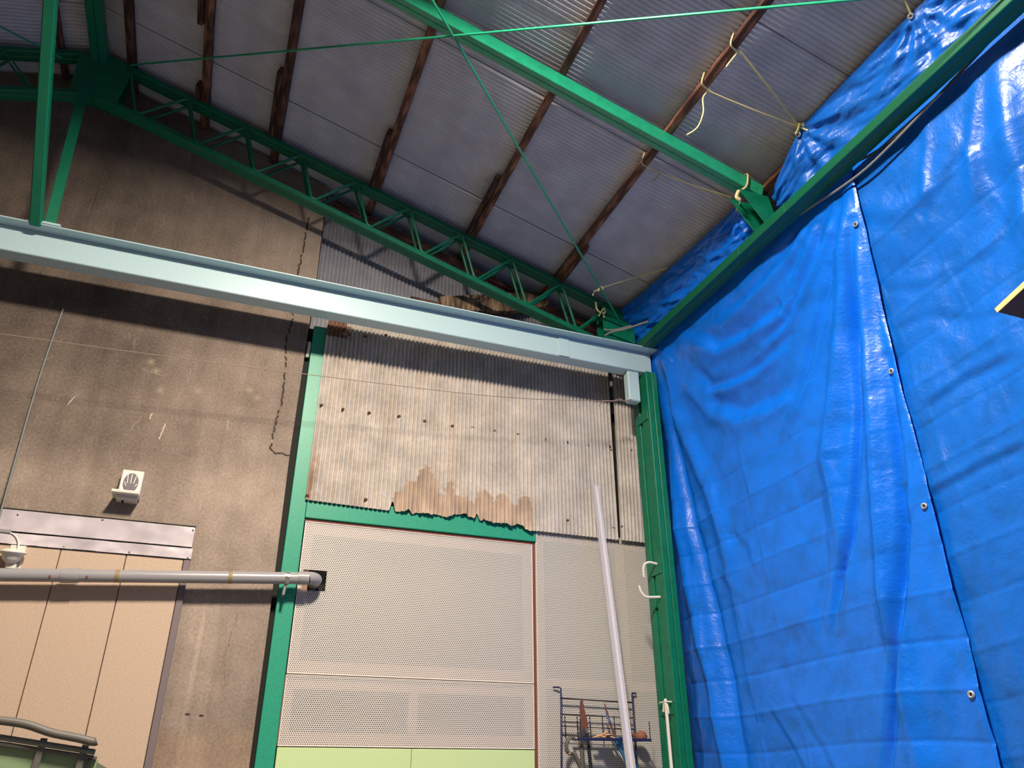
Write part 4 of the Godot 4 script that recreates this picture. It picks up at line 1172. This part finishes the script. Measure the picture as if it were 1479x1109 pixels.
	# horizontal wire and its wrapped end
	cord("horizontal_wire", "thin brown wire stretched level below the teal beam", "wire", [Vector3(-2.6, 4.252, 0.45), Vector3(-1.644, 4.281, 0.45), Vector3(-0.679, 4.311, 0.45), Vector3(0.409, 4.356, 0.45), Vector3(1.894, 4.432, 0.45), Vector3(2.8, 4.54, 0.452), Vector3(3.31, 4.63, 0.456)], 0.003, M.wire_brown, [["wrapped_end", [Vector3(2.98, 4.52, 0.45), Vector3(3.03, 4.575, 0.452), Vector3(3.12, 4.59, 0.453), Vector3(3.2, 4.63, 0.44), Vector3(3.24, 4.61, 0.45), Vector3(3.31, 4.64, 0.456)], 0.006]])
	# thin cable down the concrete joint
	cord("wall_cable", "thin pale cable running down the concrete joint to the flashing", "cable", [Vector3(-1.425, 4.8, 0.012), Vector3(-1.44, 4.2, 0.012), Vector3(-1.43, 3.6, 0.012), Vector3(-1.415, 3.2, 0.034), Vector3(-1.41, 3.04, 0.036)], 0.007, M.cable_grey)
	# rope on the column
	cord("rope", "white rope looped over the column's lower bracket, hanging down", "rope", [Vector3(3.44, 2.01, 0.36), Vector3(3.435, 2.085, 0.40), Vector3(3.43, 2.04, 0.42), Vector3(3.40, 1.7, 0.47), Vector3(3.36, 1.2, 0.55), Vector3(3.34, 0.6, 0.6)], 0.012, M.rope_white, [["second_run", [Vector3(3.452, 2.03, 0.37), Vector3(3.445, 1.7, 0.385), Vector3(3.44, 0.6, 0.39)], 0.008], ["knot", [Vector3(3.44, 2.09, 0.39), Vector3(3.43, 2.04, 0.435), Vector3(3.432, 1.99, 0.44)], 0.01]])
	var st := stt(true); tube(st, [Vector3(3.452, 2.072, 0.29), Vector3(3.43, 2.075, 0.33), Vector3(3.43, 2.075, 0.44), Vector3(3.452, 2.072, 0.47)], 0.006, 8)
	tag(obj("rope_pin", st, M.rope_white), "thin pale pin across the column's bracket carrying the rope", "pin")

# ------------------------------------------------------------------ the tool rack on the right perforated panel
func tools() -> void:
	var z := 0.08
	var rk := thing("wire_rack", "dark blue wire rack with shelf on the right perforated panel", "rack")
	var s := stt(true)
	tube(s, [Vector3(2.655, 2.19, 0.02), Vector3(2.70, 2.19, 0.03), Vector3(2.71, 2.185, 0.05), Vector3(2.695, 1.6, 0.05)], 0.007, 8)
	obj("upright", s, M.navy_wire, rk)
	s = stt(true); tube(s, [Vector3(3.40, 2.17, 0.02), Vector3(3.36, 2.17, 0.03), Vector3(3.345, 2.165, 0.05), Vector3(3.345, 1.6, 0.05)], 0.007, 8)
	obj("upright", s, M.navy_wire, rk)
	for e in [[2.10, 0.006], [1.985, 0.005], [1.90, 0.004], [1.835, 0.004]]:
		s = stt(true); tube(s, [Vector3(2.70, e[0] + 0.008, 0.05), Vector3(3.35, e[0] - 0.005, 0.05)], e[1], 6)
		obj("cross_wire", s, M.black_wire, rk)
	for x in [2.735, 2.84, 2.95, 3.06, 3.165, 3.27]:
		s = stt(true); tube(s, [Vector3(x, 1.99 if x > 2.8 else 1.98, 0.055), Vector3(x, 1.82, 0.055)], 0.004, 6)
		obj("upright_wire", s, M.black_wire, rk)
	for x in [2.815, 3.42]:
		s = stt(true); tube(s, [Vector3(x, 1.95, 0.16), Vector3(x, 1.82, 0.16)], 0.004, 6)
		obj("upright_wire", s, M.black_wire, rk)
	s = stt(); box(s, Vector3(2.79, 1.808, 0.05), Vector3(3.42, 1.822, 0.065), 0.002); box(s, Vector3(2.79, 1.805, 0.165), Vector3(3.42, 1.825, 0.18), 0.002); box(s, Vector3(2.79, 1.81, 0.06), Vector3(2.80, 1.82, 0.17), 0.002); box(s, Vector3(3.41, 1.81, 0.06), Vector3(3.42, 1.82, 0.17), 0.002); box(s, Vector3(3.0, 1.81, 0.06), Vector3(3.12, 1.816, 0.17), 0.002)
	obj("shelf_rail", s, M.navy_wire, rk)
	# rusty bladed shears standing point up
	var sh := thing("garden_shears", "rusty bladed shears standing point up in the wire rack", "shears")
	s = stt(); prism(s, [Vector2(2.835, 1.91), Vector2(2.84, 2.05), Vector2(2.853, 2.105), Vector2(2.866, 2.105), Vector2(2.878, 2.03), Vector2(2.905, 1.93), Vector2(2.905, 1.89), Vector2(2.835, 1.89)], 0.105, 0.112)
	obj("blade", s, M.rust, sh)
	s = stt(); prism(s, [Vector2(2.83, 1.90), Vector2(2.85, 1.90), Vector2(2.848, 1.82), Vector2(2.828, 1.82)], 0.10, 0.118); prism(s, [Vector2(2.885, 1.89), Vector2(2.905, 1.89), Vector2(2.905, 1.82), Vector2(2.886, 1.82)], 0.10, 0.118)
	obj("ferrule", s, M.dull_steel, sh)
	s = stt(true); tube(s, [Vector3(2.838, 1.86, 0.11), Vector3(2.838, 1.78, 0.115), Vector3(2.85, 1.3, 0.12)], 0.015, 10)
	obj("handle", s, M.tube_grey, sh)
	s = stt(true); tube(s, [Vector3(2.895, 1.86, 0.11), Vector3(2.90, 1.78, 0.115), Vector3(2.925, 1.3, 0.12)], 0.013, 10)
	obj("handle", s, M.black_wire, sh)
	# blue handled shears leaning to the right
	var lo := thing("lopping_shears", "blue handled shears with dark pointed blade leaning in the rack", "shears")
	s = stt(); prism(s, [Vector2(3.052, 2.075), Vector2(3.06, 2.06), Vector2(3.095, 1.96), Vector2(3.12, 1.885), Vector2(3.145, 1.825), Vector2(3.125, 1.822), Vector2(3.098, 1.90), Vector2(3.062, 2.0)], 0.115, 0.122)
	var bl := obj("blade", s, M.rust, lo)
	s = stt(); prism(s, [Vector2(3.055, 2.02), Vector2(3.075, 1.985), Vector2(3.11, 1.93), Vector2(3.115, 1.915), Vector2(3.085, 1.94), Vector2(3.06, 1.97)], 0.124, 0.128)
	obj("cutting_edge", s, M.steel, bl)
	s = stt(true); tube(s, smooth([Vector3(3.14, 1.83, 0.13), Vector3(3.18, 1.78, 0.13), Vector3(3.24, 1.70, 0.13), Vector3(3.32, 1.55, 0.14), Vector3(3.36, 1.3, 0.15)]), 0.022, 10, 0.7)
	obj("handle", s, M.blue_grip, lo)
	s = stt(true); tube(s, smooth([Vector3(3.13, 1.82, 0.115), Vector3(3.16, 1.76, 0.115), Vector3(3.21, 1.68, 0.115), Vector3(3.27, 1.5, 0.12), Vector3(3.30, 1.25, 0.12)]), 0.018, 10, 0.7)
	obj("handle", s, M.blue_grip, lo)
	# curved grey clamp at the rack's left end
	var cl := thing("sickle_hook", "curved grey metal hook hanging at the rack's left end", "hook")
	s = stt(true); tube(s, smooth([Vector3(2.79, 1.808, 0.13), Vector3(2.75, 1.825, 0.13), Vector3(2.715, 1.80, 0.13), Vector3(2.705, 1.755, 0.13), Vector3(2.72, 1.72, 0.13), Vector3(2.76, 1.71, 0.13), Vector3(2.79, 1.67, 0.13), Vector3(2.815, 1.62, 0.13)]), 0.019, 10, 0.6)
	obj("curved_bar", s, M.tube_grey, cl)
	s = stt(true); lathe(s, Vector3(2.725, 1.715, 0.14), Vector3(0, 0, 1), [Vector2(0.008, 0), Vector2(0.007, 0.01), Vector2(0, 0.012)], 10)
	obj("rivet", s, M.chip_wood, cl)
	# wooden offcuts on the shelf
	rng.seed = 12
	var spots := [[2.96, 1.832, 0.3], [3.0, 1.836, -0.2], [3.045, 1.846, 0.15], [3.085, 1.834, -0.35], [3.02, 1.852, 0.5]]
	var ln := ["tan wood chip at the left end of the shelf's chip heap", "tan wood chip second from left in the shelf's chip heap", "tan wood chip highest on the right of the heap", "tan wood chip at the right end beside the dark blade", "tan wood chip lying crosswise on top of the heap"]
	for i in 5:
		var e = spots[i]
		s = stt(); bar(s, Vector3(e[0] - 0.035, e[1] - 0.035 * e[2], 0.12), Vector3(e[0] + 0.035, e[1] + 0.035 * e[2], 0.14), 0.04, 0.012, Vector3.UP, 0.004)
		tag(obj("wood_chip", s, M.chip_wood), ln[i], "wood chip", "wood chips on the tool shelf")
	# brown leather pieces at the right end
	var lt := stt(true); tube(lt, smooth([Vector3(3.20, 1.885, 0.12), Vector3(3.24, 1.868, 0.12), Vector3(3.29, 1.85, 0.12)]), 0.03, 10, 0.5)
	tag(obj("leather_sheath", lt, M.leather), "brown curved leather piece behind the leaning channel on the shelf", "sheath")
	lt = stt(true); lathe(lt, Vector3(3.36, 1.825, 0.12), Vector3(0, 1, 0), [Vector2(0.046, 0), Vector2(0.05, 0.015), Vector2(0.046, 0.035), Vector2(0.03, 0.052), Vector2(0.0, 0.058)], 16)
	tag(obj("leather_pad", lt, M.leather), "rounded brown leather pad at the shelf's right end", "pad")
